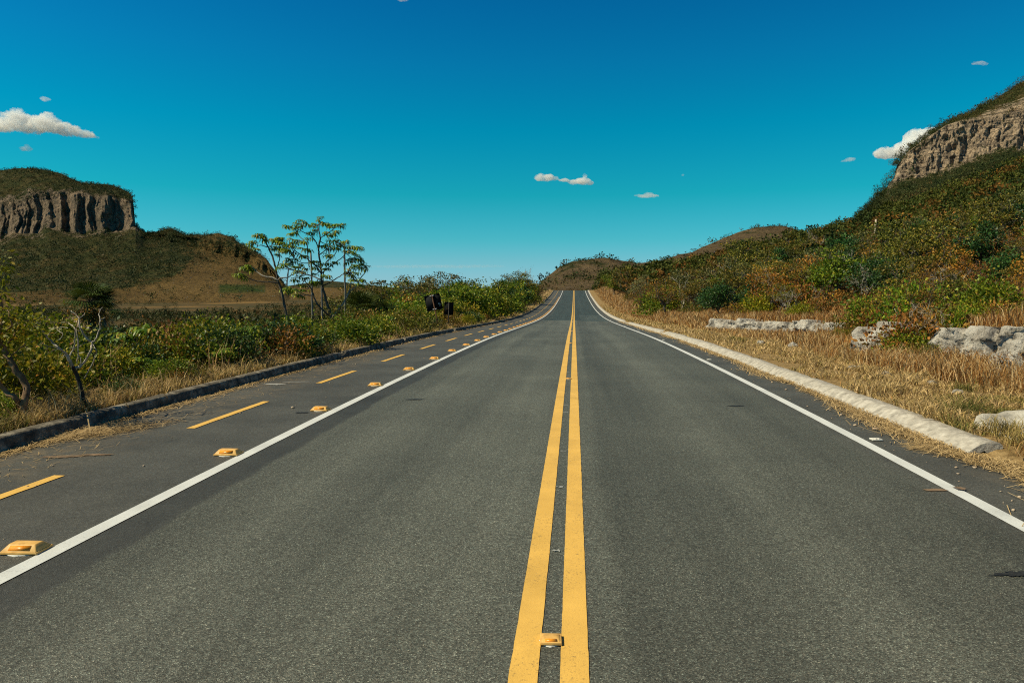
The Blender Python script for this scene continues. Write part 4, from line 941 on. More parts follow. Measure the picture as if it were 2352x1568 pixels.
R1 = [((195, 770), 6, 1, -.7), ((230, 810), 5, 1, -.6), ((160, 775), 4, .9, -.7), ((305, 670), 6, 1, .4), ((330, 710), 5, 1, .4), ((250, 690), 5, .9, .4), ((945, 655), 5, .75, -.3), ((900, 730), 3, .8, -.2), ((662, 440), 6, 1, .3), ((660, 530), 4, .8, .3),
      ((345, 375), 6, 1, .3), ((395, 440), 4, .8, .2), ((320, 400), 4, .9, .3), ((700, 385), 6, 1, -.3), ((640, 345), 6, 1, -.2), ((740, 440), 6, 1.05, -.3), ((690, 330), 6, 1, -.2), ((760, 470), 5, 1, -.4), ((600, 440), 5, 1, .1), ((430, 275), 5, .9, 0), ((490, 340), 6, 1, 0), ((470, 290), 4, .9, 0), ((390, 290), 4, .9, 0), ((610, 350), 5, .9, .1), ((700, 470), 5, 1, -.2)]
cecropia(32, (672, 768), T1, R1, "slender leaning cecropia with pale looping branches and few leaves", .29, None, 5)
T2 = [([(1365, 1560), (1350, 1450), (1335, 1330), (1290, 1170), (1250, 1030), (1225, 930), (1210, 830), (1205, 700), (1185, 540), (1175, 450), (1195, 330), (1180, 230), (1185, 120)], .098, .03, 0, False),
      ([(1335, 1325), (1290, 1280), (1230, 1230), (1160, 1150), (1110, 1040), (1085, 960), (1040, 900), (985, 850)], .06, .024, -1.0, False), ([(1085, 1040), (1000, 1030), (940, 1000), (860, 960)], .035, .02, -1.3, True),
      ([(1345, 1320), (1400, 1240), (1480, 1150), (1540, 1030), (1590, 970), (1640, 930), (1700, 830), (1760, 750), (1775, 690)], .058, .022, .6, True), ([(1545, 1010), (1575, 930), (1580, 850), (1610, 770)], .034, .018, .9, True),
      ([(1235, 915), (1330, 870), (1440, 800), (1540, 740)], .046, .02, -.8, False), ([(1215, 850), (1100, 800), (950, 750), (800, 700), (750, 680)], .045, .02, .9, False),
      ([(1205, 760), (1130, 660), (1000, 560), (870, 470), (830, 370)], .042, .02, -.8, False), ([(1200, 700), (1100, 640), (960, 630), (870, 570)], .036, .018, .8, False),
      ([(1175, 450), (1130, 350), (1070, 290), (940, 225), (890, 190)], .036, .018, -.5, False), ([(1172, 430), (1200, 320), (1290, 260), (1360, 210), (1430, 160)], .036, .018, .5, False),
      ([(1185, 530), (1250, 480), (1330, 420), (1420, 380)], .034, .018, -.5, False), ([(1215, 760), (1310, 680), (1400, 620), (1500, 530), (1560, 450)], .04, .018, .4, False), ([(1270, 620), (1360, 540), (1440, 430)], .032, .018, .8, False),
      ([(1060, 690), (1045, 560), (1030, 420), (1000, 360)], .034, .018, .3, False), ([(1230, 880), (1240, 760), (1300, 600), (1310, 480)], .034, .018, .9, False)]
R2 = [((a, b), int(3 + (i * 7) % 3), .9 + .2 * ((i * 5) % 3) / 2, ((i * 37) % 19 - 9) * .09) for i, (a, b) in enumerate([(1185, 110), (1140, 150), (1240, 130), (1195, 70), (1090, 170), (1290, 150), (1130, 220), (1350, 170), (1430, 155), (1470, 150), (1390, 240), (1340, 270), (1270, 240), (1090, 260), (1000, 130), (930, 90), (900, 150), (780, 170), (860, 200), (850, 270), (950, 170), (890, 240), (830, 330),
      (870, 370), (920, 340), (800, 400), (840, 430), (760, 420), (1000, 370), (1050, 330), (960, 450), (1030, 470), (990, 540), (850, 510), (790, 580), (870, 590), (820, 630), (740, 650), (700, 680), (770, 640), (890, 690), (950, 740), (1010, 710), (1340, 360), (1400, 350), (1300, 400), (1450, 400), (1380, 440), (1300, 450), (1230, 420), (1310, 530), (1270, 520), (1500, 360), (1550, 440), (1620, 430), (1680, 440), (1600, 490), (1640, 520), (1530, 490), (1660, 560),
      (1600, 570), (1560, 610), (1380, 630), (1310, 640), (1130, 610), (1140, 680), (1180, 640), (1240, 650), (1280, 700), (1130, 770), (1150, 860), (1010, 820), (930, 800), (880, 830), (960, 900), (1010, 960), (920, 970), (850, 960), (780, 930), (760, 970), (900, 1030), (950, 1030), (1690, 600), (1730, 640), (1780, 670), (1740, 710), (1650, 670), (1600, 680), (1560, 730), (1580, 790), (1640, 760), (1610, 830), (1700, 830), (1690, 890), (1110, 880), (1270, 800)])]
cecropia(32.5, (766, 776), T2, R2, "tall spreading cecropia with forked trunk and drooping hand shaped leaves", .27, None, 6)

def fan_palm(px_, z, ypx, h_over, nf, L, r0, label, seed, dead=4):
    l_ = at(px_, z); t = thing("fan_palm", l_, label=label, cat="palm"); h = max(.1, top_h(l_, ypx)) if h_over is None else h_over
    w_, c_, s_ = fan_palm_parts(seed, h, nf, L, r0, dead)
    part(w_, "trunk", M['bark_char'], t); part(c_, "fronds", M['l_palm'], t)
    if s_.n: part(s_, "dead_fronds", M['l_dry'], t)
    return t
fan_palm(205, 25, 694, None, 24, .82, .11, "tall dark fan palm rising behind the bleached dead tree", 1, 6)
fan_palm(232, 26.5, 712, None, 12, .62, .08, "smaller fan palm leaning just right of the tall dark palm", 2, 6)
fan_palm(832, 40, 712, None, 22, 1.15, .10, "low fan palm at the foot of the trees, left of a close pair", 3, 3)
fan_palm(872, 41, 716, None, 18, 1.0, .10, "low fan palm at the foot of the trees, right of a close pair", 4, 3)

def d4(L): return [(a / 3.901, 574.2 + b / 3.901) for a, b in L]
P0 = pt(197, 938, 8.9); org = np.array(on_ground(P0[0], P0[1])); t = thing("dead_tree", org.tolist(), label="small bleached dead tree with curling white branches behind the left kerb", cat="tree")
lo_, up_, tw_ = MB(), MB(), MB(); r = np.random.default_rng(9)
for pl, ra, rb, dz1, m_ in [([(770, 1420), (735, 1290), (690, 1120), (650, 1040)], .026, .021, 0, lo_), ([(650, 1040), (610, 960), (580, 920), (520, 870), (470, 830), (410, 770), (350, 690), (338, 630)], .019, .006, -.3, up_), ([(660, 1055), (700, 1050), (760, 1000), (810, 900), (820, 830), (760, 770), (715, 690), (700, 600), (630, 545)], .017, .006, .2, up_),
        ([(605, 950), (635, 930), (670, 840), (672, 720), (620, 660), (540, 650)], .010, .004, .3, up_), ([(690, 1020), (700, 880), (690, 700)], .006, .004, .1, up_), ([(700, 1050), (725, 980), (700, 920), (690, 760)], .006, .003, .0, up_), ([(755, 1150), (790, 1090), (830, 1010), (860, 900), (835, 850)], .007, .004, -.2, up_), ([(820, 830), (865, 790), (895, 700), (900, 630), (950, 600)], .010, .004, .2, up_), ([(900, 640), (890, 560), (915, 510)], .006, .003, .3, up_),
        ([(350, 690), (300, 680)], .004, .003, -.3, up_), ([(410, 770), (440, 760), (450, 720)], .005, .003, -.2, up_), ([(540, 880), (480, 870), (400, 850), (360, 830)], .006, .003, -.1, up_), ([(545, 880), (480, 900), (440, 920)], .005, .003, -.1, up_), ([(510, 715), (565, 750), (540, 790), (515, 810)], .005, .003, 0, up_), ([(610, 700), (560, 690), (500, 700), (455, 715)], .005, .003, .2, up_), ([(620, 880), (680, 875), (760, 830)], .004, .003, .1, up_), ([(700, 620), (740, 590), (760, 560)], .005, .003, .2, up_), ([(590, 920), (560, 960), (520, 950)], .005, .003, -.2, up_)]:
    p = wob(traced(d4(pl), 8.9, 0, dz1, org, 2), .004, r, 4); tube(m_, p, np.linspace(ra, rb, len(p)) * 1.05, 6)
tp = traced(d4([(560, 640), (600, 560), (640, 540), (480, 640), (700, 560), (760, 540), (780, 560), (880, 600), (940, 590), (900, 520), (450, 740), (290, 690)]), 8.9, .2, .2, org)
k = r.integers(0, len(tp), 150); leaves(tw_, tp[k] + r.normal(size=(150, 3)) * .045, sphere_dirs(150, r), r.uniform(.02, .05, 150), .010, r)
part(lo_, "trunk", M['bark_char'], t); part(up_, "branches", M['dead'], t); part(tw_, "dry_leaves", M['l_dry'], t)

P0 = pt(56, 974, 8.3); org = np.array(on_ground(P0[0], P0[1])); t = thing("crooked_tree", org.tolist(), label="crooked brown barked tree with yellowing leaves at the left edge", cat="tree")
w_, c_ = MB(), MB(); r = np.random.default_rng(19)
for pl, ra, rb, dz1 in [([(56, 985), (55, 933), (60, 882), (38, 851), (20, 823), (8, 800), (-2, 770), (5, 720), (-10, 660), (2, 610)], .046, .016, 0), ([(55, 940), (36, 915), (15, 900), (-8, 872), (-30, 840), (-60, 790)], .034, .018, -.3), ([(8, 800), (30, 770), (45, 735)], .014, .006, .3), ([(-2, 770), (25, 750), (20, 715)], .012, .006, -.2), ([(20, 823), (45, 800), (60, 790)], .010, .005, .4), ([(-30, 840), (-55, 740), (-40, 690)], .014, .007, .2)]:
    p = wob(traced(pl, 8.3, 0, dz1, org, 3), .006, r, 4); tube(w_, p, np.linspace(ra, rb, len(p)), 8)
cen = traced([(10, 730), (35, 725), (50, 740), (25, 760), (0, 770), (40, 770), (15, 790), (-20, 760), (-40, 700), (-60, 760)], 8.3, -.2, .3, org)
k = r.integers(0, len(cen), 1100); o_ = r.normal(size=(1100, 3)) * [.12, .14, .10]; leaves(c_, cen[k] + o_, unit(o_) * .6 + sphere_dirs(1100, r) * .7, r.uniform(.035, .085, 1100), .018, r)
cen = traced([(2, 610), (6, 628), (4, 648), (10, 600), (0, 672)], 8.3, 0, .1, org); k = r.integers(0, 5, 130); o_ = r.normal(size=(130, 3)) * .055; leaves(c_, cen[k] + o_, unit(o_) + [0, 0, -.8], r.uniform(.04, .09, 130), .016, r)
part(w_, "trunk", M['bark_warm'], t); part(c_, "crown", M['l_lime'], t)

# ------------------------------------------------------------------ left side: verge thicket, hedge of trees, valley
r = np.random.default_rng(31)
for z in np.concatenate([np.arange(6.2, 16, .62), np.arange(16, 34, .95), np.arange(34, 60, 1.6)]):
    for lane in range(3 if z < 34 else 2):
        d = (6.98, 8.1, 9.6)[lane] + r.normal() * .30 + (0.3 if z < 9 else 0); z_ = z + r.normal() * .35; x_ = -d
        h = r.uniform(.42, 1.12) * (0.85 if lane == 0 else 1.05 if lane == 1 else 1.1) * (1.12 if z > 25 else 0.74 if z < 13 else 1)
        k = r.choice(['bush', 'limebush', 'olivebush', 'drybush', 'darkbush', 'cecbush'], p=[.26, .10, .14, .16, .28, .06] if z < 11.5 else [.36, .18, .10, .14, .12, .10] if z < 20 else [.18, .24, .20, .26, .06, .06])
        if 7.3 < z_ < 10 and lane == 0: h *= .6
        plant(k, x_, z_, h, zone='left', squash=r.uniform(.95, 1.35))
for px_, z, yt, k in [(60, 10.2, 806, 'drybush'), (75, 11, 800, 'drybush'), (250, 12, 790, 'limebush'), (270, 15, 770, 'drybush'), (395, 14, 776, 'drybush'), (430, 16, 765, 'bush'), (485, 17, 748, 'limebush'), (540, 15.5, 742, 'cecbush'), (575, 16, 735, 'cecbush'), (610, 17, 740, 'cecbush'), (520, 15, 748, 'bush'), (480, 14.4, 758, 'bush'), (655, 20, 755, 'bush'), (700, 20, 768, 'cecbush'), (15, 9.3, 755, 'limebush'), (40, 12, 760, 'drybush'), (30, 12.5, 700, 'dry'), (-15, 11, 680, 'lime'), (105, 17, 735, 'olive'), (140, 19, 742, 'dry'), (70, 13, 742, 'bush'), (330, 19, 752, 'olive'), (250, 16, 745, 'darkbush'), (450, 21, 742, 'drybush'), (600, 24, 728, 'olive'), (700, 27, 742, 'bush'), (730, 30, 740, 'darkbush'), (800, 33, 742, 'drybush'), (880, 34, 735, 'limebush')]:
    plant_px(k, px_, z, yt, zone='left', squash=1.15)
plant_px('orange', 418, 30, 748, zone='left'); plant_px('dry', 560, 60, 735, zone='left')
# hedge-like belt of taller trees to the crest
for px_, z, yt, k in [(852, 60, 645, 'olive'), (880, 62, 640, 'olive'), (905, 64, 636, 'green'), (935, 75, 640, 'olive'), (905, 50, 672, 'green'), (960, 55, 668, 'green'), (930, 48, 690, 'bush'), (935, 58, 660, 'orange'), (995, 90, 626, 'silver'), (1010, 92, 622, 'olive'), (975, 95, 640, 'silver'),
        (1025, 52, 640, 'green'), (1050, 55, 630, 'green'), (1065, 58, 634, 'green'), (1090, 62, 633, 'green'), (1115, 68, 637, 'green'), (1140, 74, 634, 'green'), (1165, 82, 628, 'green'), (1185, 92, 622, 'olive'), (1200, 105, 625, 'green'), (1215, 118, 638, 'green'), (1228, 138, 648, 'olive'),
        (1005, 46, 668, 'green'), (1060, 45, 668, 'bush'), (1085, 48, 672, 'bush'), (1120, 54, 672, 'bush'), (1150, 60, 668, 'bush'), (1175, 68, 662, 'green'), (1195, 80, 655, 'bush'), (1212, 92, 660, 'bush'), (1045, 41, 690, 'limebush'), (1075, 44, 695, 'limebush'), (1110, 49, 697, 'olivebush'), (1140, 55, 692, 'bush'), (1170, 63, 688, 'bush'), (1190, 72, 683, 'olivebush'),
        (960, 40, 700, 'limebush'), (985, 41, 716, 'drybush'), (940, 38, 712, 'bush'), (900, 38, 715, 'cecbush'), (915, 36, 728, 'olivebush'), (955, 37, 730, 'drybush'), (1060, 44, 715, 'olivebush'), (1090, 50, 712, 'limebush'), (1020, 39, 722, 'limebush'), (1222, 128, 655, 'olive'), (1234, 160, 652, 'dry'), (1195, 120, 640, 'dark'), (1160, 96, 640, 'dark'), (1080, 74, 640, 'olive'), (1040, 70, 640, 'dark'), (800, 62, 668, 'olive'), (830, 66, 662, 'dark'), (865, 46, 690, 'bush')]:
    plant_px(k, px_, z, yt, zone='left', squash=1.25 if 'bush' in k else 1.05)
plant_px('bare', 1203, 100, 598, zone='left', label="half bare branching tree sticking out above the trees near the crest")
plant_px('bare', 1226, 120, 628, zone='left', label="small leafless tree at the end of the left tree belt")

# ------------------------------------------------------------------ right side: bushes on the bank and trees on the slope
for px_, z, yt, k, kw in [(1650, 43, 636, 'dark', dict(label="dark green round tree at the edge of the grassy terrace, glossy leaves")), (1795, 44, 632, 'lime', dict(label="bright green bushy tree standing above the long pale ledge")), (1820, 45, 645, 'green', {}), (1732, 42, 672, 'limebush', {}), (1838, 33, 690, 'limebush', dict(label="yellow green shrub standing alone on the grass above the long ledge")),
        (2062, 40, 590, 'bare', dict(label="tree with twisting white limbs in the middle of the right slope")), (2050, 41, 582, 'green', {}), (1440, 70, 612, 'olive', dict(label="flat crowned tree at the left end of the right woodland, near the crest")), (1410, 84, 622, 'green', {}), (1565, 60, 610, 'silver', {}), (1530, 56, 632, 'dry', {}), (2095, 21, 640, 'bush', {}), (2040, 22, 640, 'dry', {}), (2110, 20, 630, 'dry', {}), (2160, 27, 600, 'bare', {}), (1985, 40, 600, 'bare', {}), (2310, 30, 560, 'dark', {}), (2070, 36, 585, 'dark', {}),
        (2200, 24, 640, 'olivebush', dict(label="large olive shrub on the upper grass at the right")), (2280, 21, 632, 'bush', dict(label="big leaved green shrub on the upper grass near the right edge")), (2060, 26, 625, 'olive', dict(label="low crooked olive tree beside the pale boulders")), (2190, 26, 618, 'olive', {}), (2330, 24, 625, 'dry', {}), (2250, 30, 580, 'dry', {}), (2120, 32, 590, 'dry', {}),
        (2092, 15.2, 752, 'bush', dict(label="dark leafy shrub growing against the middle pale outcrop")), (2128, 15.0, 765, 'olivebush', {}), (2172, 14.6, 785, 'limebush', {}), (2195, 14.0, 795, 'drybush', {}), (2140, 14, 785, 'olivebush', {}), (2075, 15.4, 705, 'drybush', {}), (2110, 15.4, 660, 'bare', {}), (2150, 15.2, 690, 'drybush', {}), (2185, 15.6, 690, 'drybush', {}), (2195, 15.2, 700, 'bush', dict(squash=.55)), (2310, 12.2, 815, 'drybush', {}), (2040, 16, 770, 'drybush', {}), (1990, 17, 772, 'olivebush', {}), (2120, 17.5, 690, 'drybush', dict(label="tall brown twiggy shrub over the middle outcrop")), (2205, 17, 690, 'bush', {}), (2240, 18, 690, 'limebush', {}), (2300, 18, 680, 'drybush', {}), (2000, 23, 700, 'drybush', {}), (1970, 24, 690, 'olivebush', {}), (2020, 24, 665, 'bush', {}), (2330, 17, 690, 'olivebush', {}), (1480, 84, 676, 'drybush', {}), (1540, 62, 680, 'drybush', {}), (1590, 50, 686, 'olivebush', {}), (1450, 110, 668, 'olivebush', {}), (1510, 72, 676, 'bush', {}), (1690, 40, 690, 'drybush', {}), (1925, 22, 760, 'bush', {}), (1945, 21, 758, 'limebush', {}), (1960, 22, 770, 'olivebush', {}),
        (2325, 70, 425, 'silver', dict(label="tall grey green tree highest on the right edge of the slope")), (2300, 66, 445, 'olive', {}), (2245, 75, 470, 'silver', {}), (2180, 78, 480, 'olive', {}), (2260, 50, 520, 'silver', dict(label="pale grey green tree with silvery crown right of the slope's centre")), (2345, 48, 520, 'olive', {}), (2190, 52, 545, 'orange', {}), (2150, 50, 570, 'green', {}), (2010, 45, 600, 'dry', {}), (1950, 48, 612, 'dry', {}), (1900, 50, 630, 'dry', {}), (1870, 47, 650, 'bare', {}), (2100, 48, 588, 'orange', {}), (1792, 110, 525, 'olive', {}), (1720, 95, 545, 'olive', dict(label="spreading flat crowned tree outlined against the brown hill")), (1862, 120, 522, 'bare', {}), (1665, 85, 600, 'bare', {}), (1700, 60, 612, 'olive', {}), (1600, 58, 640, 'olive', {}), (1515, 50, 655, 'bush', {}), (1480, 58, 650, 'dry', {})]:
    plant_px(k, px_, z, yt, zone='right', **kw)
def taken(x, y, dmin):
    for o, *_ in PLANTS:
        if (o.location[0] - x) ** 2 + (o.location[1] - y) ** 2 < dmin * dmin: return True
    return False
mass = []                                        # places left for the merged woodland
y_ = 27.0; ind = 0
while y_ < 420:
    stepy = 2.7 + y_ * .010; x_ = (13.5 if y_ < 34 else 11.5 if y_ < 60 else 10.0) + r.uniform(0, 2)
    while x_ < min(y_ * .70 + 3, 230):
        xx, yy = x_ + r.uniform(-1.0, 1.0), y_ + r.uniform(-1.0, 1.0); open_ = n2(xx, yy, .05, 2, 8.0)
        if not (y_ < 45 and x_ < 17 and open_ > -.15):
            k = r.choice(['olive', 'green', 'dry', 'dark', 'silver', 'lime', 'bare', 'orange', 'olivebush', 'drybush'], p=[.27, .10, .25, .10, .07, .03, .06, .04, .03, .05])
            h = r.uniform(1.8, 4.4) * (1.2 if k in ('olive', 'silver', 'dark') else 1) * (.55 if 'bush' in k else 1) * np.interp(y_, [27, 60, 150], [.75, 1.0, 1.25])
            if ind < 232 and y_ < 140:
                if not taken(xx, yy, 1.0) and not (abs(proj((xx, yy, 10.0))[0] - 2005) < 3600 / yy and proj((xx, yy, float(H(xx, yy)) + h))[1] < 532): plant(k, xx, yy, h, zone='right'); ind += 1
            elif not (abs(proj((xx, yy, 10.0))[0] - 2005) < 6 + 3500 / yy and yy < 190 and proj((xx, yy, float(H(xx, yy)) + h * 1.1))[1] < 532): mass.append((xx, yy, h, k))
        x_ += (2.3 + y_ * .017) * r.uniform(.75, 1.35)
    y_ += stepy

def leaf_cloud(mb, pos, size, n, L, tint, r, flat=.75):
    "many simple crowns in one mesh: pos (k,3) crown bases, size (k,) widths"
    k = len(pos); idx = np.repeat(np.arange(k), n); o = sphere_dirs(k * n, r) * np.cbrt(r.uniform(.15, 1, k * n))[:, None]
    sub = sphere_dirs(k * 5, r).reshape(k, 5, 3)[idx, r.integers(0, 5, k * n)] * .5
    o = (o * .62 + sub) * np.array([.5, .5, .5 * flat]); c = pos[idx] + (o + [0, 0, .36]) * size[idx][:, None]
    LL = (L * size)[idx] * r.uniform(.6, 1.3, k * n)
    leaves(mb, c, unit(o) * .8 + sphere_dirs(k * n, r) * .7 + [0, 0, .15], LL, LL * .36, r, tint[idx], .25)
TINT = dict(olive=.33, green=.22, dry=.80, dark=.04, silver=.42, lime=.5, bare=.72, orange=.93, olivebush=.36, drybush=.82)
mb = MB(); m_ = np.array([(a, b, h) for a, b, h, k in mass]); tt = np.array([TINT[k] for *_, k in mass]) + r.normal(size=len(mass)) * .05
leaf_cloud(mb, np.stack([m_[:, 0], m_[:, 1], H(m_[:, 0], m_[:, 1]) + m_[:, 2] * .30], -1), m_[:, 2] * 1.0, 280, .10, np.clip(tt, 0, 1), r)
# low growth between the trees
nn_ = 1300; yy = 36 + 190 * r.random(nn_) ** 1.6; xx = 12 + (yy * .70 - 9) * r.random(nn_); ok = xx < yy * .7
xx, yy = xx[ok], yy[ok]; sz = r.uniform(.5, 1.3, len(xx)) * np.interp(yy, [26, 120], [.8, 1.5])
leaf_cloud(mb, np.stack([xx, yy, H(xx, yy) - .05], -1), sz, 110, .12, np.clip(r.choice([.1, .3, .45, .7, .85, .95], len(xx), p=[.16, .22, .15, .2, .2, .07]) + r.normal(size=len(xx)) * .05, 0, 1), r, .9)
tag(mb.build("undergrowth", M['wood_mass'], att=True), "low brush and distant woodland covering the right slope", "woodland", kind='stuff')

# valley scrub on the left
mb = MB()
for nn_, y0_, y1_, nl_, pw in ((3600, 30, 190, 110, 1.2), (9500, 180, 640, 46, 1.3)):
    yy = y0_ + (y1_ - y0_) * r.random(nn_) ** pw; xx = -(12 + (yy * .98) * r.random(nn_)); ok = (xx > -yy * .98) & (xx < -np.interp(yy, [30, 200, 700], [15, 22, 40]))
    xx, yy = xx[ok], yy[ok]; gap = n2(xx, yy, .012, 3, 21.0); ok = gap - .42 * sstep(380, 640, yy) > -.42 + .4 * r.random(len(xx)); xx, yy = xx[ok], yy[ok]
    sz = (1.2 + np.minimum(r.gamma(2.2, .9, len(xx)), 3.6)) * np.interp(yy, [30, 100, 300], [.6, .85, 1.15])
    leaf_cloud(mb, np.stack([xx, yy, H(xx, yy) - .1], -1), sz, nl_, .10 if nl_ > 50 else .15, np.clip(r.choice([.05, .25, .4, .62, .8], len(xx), p=[.25, .37, .2, .12, .06]) + r.normal(size=len(xx)) * .05, 0, 1), r, .8)
nn_ = 700; yy = 14 + 50 * r.random(nn_); xx = -(10.5 + 14 * r.random(nn_)); sz = r.uniform(.4, .95, nn_)
leaf_cloud(mb, np.stack([xx, yy, H(xx, yy) - .1], -1), sz, 70, .14, np.clip(r.choice([.1, .3, .5, .75, .9], nn_) + r.normal(size=nn_) * .05, 0, 1), r, .9)
tag(mb.build("valley_scrub", M['scrub'], att=True), "dark scrub woodland filling the valley left of the road", "scrub", kind='stuff')

def scatter(name, P, sel, n, size, leaves_n, tints, tp_, label, L=.30, seed=1, keep=None):
    r = np.random.default_rng(seed); w = sel.ravel().astype(float)
    if P.shape[0]:
        idx = r.choice(w.size, n, p=w / w.sum()); p = P.reshape(-1, 3)[idx] + r.normal(size=(n, 3)) * [2.5, 2.5, .2]
    mb = MB(); q_ = np.clip(.5 + .75 * fbm(p * .022 + seed, 4) + .20 * r.normal(size=n), .001, .999); tt = np.interp(q_, np.cumsum([0] + list(tp_)), np.array([tints[0]] + list(tints)))
    leaf_cloud(mb, p - [0, 0, .4], r.gamma(4.0, size / 4.0, n) + size * .2, leaves_n, L, tt, r, .85)
    return tag(mb.build(name, M['scrub'], att=True), label, "scrub", kind='stuff')
area = np.gradient(P4[..., 0], axis=0) ** 2 + np.gradient(P4[..., 1], axis=0) ** 2 + 0.2
cliffy = ((B4 > .93) & (B4 < 1.97) & (PX4 > 2040)) | (B4 > 3.4); vis = PX4 < 2450
scatter("mountain_scrub", P4, (np.where(cliffy, .02, np.where((B4 > 1.9) & (B4 < 2.45), .35, 1.0)) + 1.2 * ((B4 > 2.85) & (B4 < 3.02))) * vis, 9000, 1.9, 50, [.05, .28, .5, .75, .88], [.26, .30, .22, .19, .03], "scrub and small trees covering the rocky mountain on the right", .14, 3)
BB_ = BB; cl = ((BB_ > 1.95) & (BB_ < 3.02) & (PX < 325)); mead = sstep(-14, 10, pyy - edge)
scatter("mesa_scrub", PM, np.where(cl, .04, 1.0) * (1 - .82 * mead) * (1 - .6 * sstep(360, 470, pxx)) * (BB_ < 4.3) * (1 + .5 * ((BB_ > 3.8) & (BB_ < 4.02))) * (PX > -60), 13000, 3.6, 18, [.05, .25, .4, .62, .8], [.30, .36, .18, .12, .04], "dark scrub covering the table mountain and its slopes", .22, 4)
B3 = np.broadcast_to(b3[None], P3.shape[:2])
scatter("hill_scrub", P3, (.30 + 3.0 * ((B3 > 1.93) & (B3 < 2.02)) + .7 * (B3 < 1.3)) * (B3 < 2.2), 1500, 2.2, 20, [.05, .3, .6, .85], [.3, .3, .2, .2], "sparse scrub and skyline bushes on the brown hill", .28, 5)
mb = None

# ------------------------------------------------------------------ grasses and cut straw
def blades(mb, x, y, h, w_, lean, tint, r, z=None):
    n = len(x); z = H(x, y) if z is None else z; a = r.uniform(0, 2 * math.pi, n); b = r.uniform(0, 2 * math.pi, n)
    dx, dy = np.cos(a) * lean * h, np.sin(a) * lean * h; sx, sy = np.cos(b) * w_, np.sin(b) * w_
    B = np.stack([x, y, z - .02], -1); m_ = B + np.stack([dx * .35, dy * .35, h * .62], -1); t_ = B + np.stack([dx, dy, h * np.sqrt(np.clip(1 - .35 * lean ** 2, .2, 1))], -1)
    sv = np.stack([sx, sy, 0 * sx], -1)
    V = np.stack([B - sv, B + sv, m_ + sv * .75, m_ - sv * .75, t_], 1).reshape(-1, 3); i = np.arange(n)[:, None] * 5
    mb.add(V, i + np.array([[0, 1, 2, 3]]), i + np.array([[3, 2, 4]]), np.repeat(np.clip(tint, 0, 1), 5))
def ysamp(n, y0, y1, r, p=1.0):                   # denser near the camera
    u = r.random(n); return (y0 ** -p + u * (y1 ** -p - y0 ** -p)) ** (-1 / p) if p else y0 + u * (y1 - y0)
r = np.random.default_rng(55)
mb = MB()
n = 80000; y = ysamp(n, 5.6, 120, r, .8); x = 4.40 + 2.9 * r.random(n) ** .9; cl_ = n2(x, y, 1.6, 3, 2.0); bare = n2(x, y, .9, 2, 6.0)
ok = (cl_ + .30 * r.random(n) > -.05) & (bare < .34) & ~((y < 8.2) & (x > 4.6) & (x < 6.2)); x, y, cl_ = x[ok], y[ok], cl_[ok]
blades(mb, x, y, r.uniform(.04, .13, len(x)) * (1 + 2.2 * np.clip(cl_, 0, 1)), .0022 + .00050 * y, r.uniform(.3, 1.3, len(x)), .52 + .20 * r.normal(size=len(x)) * .6 - .25 * (n2(x, y, .7, 2, 9) > .35) + .1 * sstep(6, 8, x), r)
n = 76000; y = ysamp(n, 8.6, 130, r, .6); x0_ = 6.25 + .5 * n2(0 * y, y, .35, 3, 31.0) + .5 * sstep(14, 9, y); x = x0_ + (bank_x(y) + 6.6 - x0_) * r.random(n) ** 1.2; ok = (n2(x, y, .8, 3, 12.0) + .4 * r.random(n) > -.2) ; x, y = x[ok], y[ok]
blades(mb, x, y, r.uniform(.16, .52, len(x)) * np.where((y < 36) & (y > 24) & (x < bank_x(y) + .2), .5, np.where((y > 15.5) & (y < 19), .6, 1.0)), .0024 + .00042 * y, r.uniform(.15, .9, len(x)), .83 + .11 * r.normal(size=len(x)) - .33 * (r.random(len(x)) < .18) + .08 * sstep(7, 9, x), r)
n = 16000; y = 60 + 140 * r.random(n); x = 5.5 + 4.5 * r.random(n); ok = n2(x, y, .5, 2, 13.0) > -.15; x, y = x[ok], y[ok]
blades(mb, x, y, r.uniform(.25, .9, len(x)) * sstep(5.3, 7.5, x), .012 + .00020 * y, r.uniform(.15, .7, len(x)), .80 + .12 * r.normal(size=len(x)), r)
n = 26000; y = 22 + 150 * r.random(n) ** 1.5; x = 12 + (y * .68 - 10) * r.random(n); ok = x < y * .7; x, y = x[ok], y[ok]
blades(mb, x, y, r.uniform(.3, .8, len(x)), .004 + .0005 * y, r.uniform(.15, .8, len(x)), .90 + .08 * r.normal(size=len(x)), r)
# overhanging long stems by the drain
n = 2600; y = 6.3 + 2.6 * r.random(n); x = 5.9 + 1.9 * r.random(n); blades(mb, x, y, r.uniform(.25, .75, n), .0035, r.uniform(.6, 1.6, n), .55 + .12 * r.normal(size=n), r, H(x, y) + .10)
# green tufts beside the kerb
for gx_, gy_, gn, gs, th_ in [(5.0, 8.9, 420, .32, .04), (5.25, 8.55, 260, .22, .1), (4.75, 7.75, 300, .25, .32), (4.7, 7.3, 240, .2, .36), (4.62, 6.95, 260, .16, .8), (6.2, 11.2, 120, .2, .1), (5.6, 6.1, 200, .3, .15)]:
    a = r.normal(size=(gn, 2)) * gs * .45; blades(mb, gx_ + a[:, 0], gy_ + a[:, 1], r.uniform(.10, .26, gn), .0045, r.uniform(.3, 1.1, gn), th_ + .06 * r.normal(size=gn), r)
tag(mb.build("dry_grass", M['grass'], att=True), "dry straw and red brown grass on the right verge and bank", "grass", kind='stuff')
mb = MB()
n = 34000; y = ysamp(n, 4.5, 205, r, .75); x = -6.08 - np.interp(y, [4, 30, 90, 200], [1.1, 1.0, 1.6, 3.0]) * r.random(n) ** 1.2; ok = n2(x, y, 1.3, 3, 15.0) + .5 * r.random(n) > -.1; x, y = x[ok], y[ok]
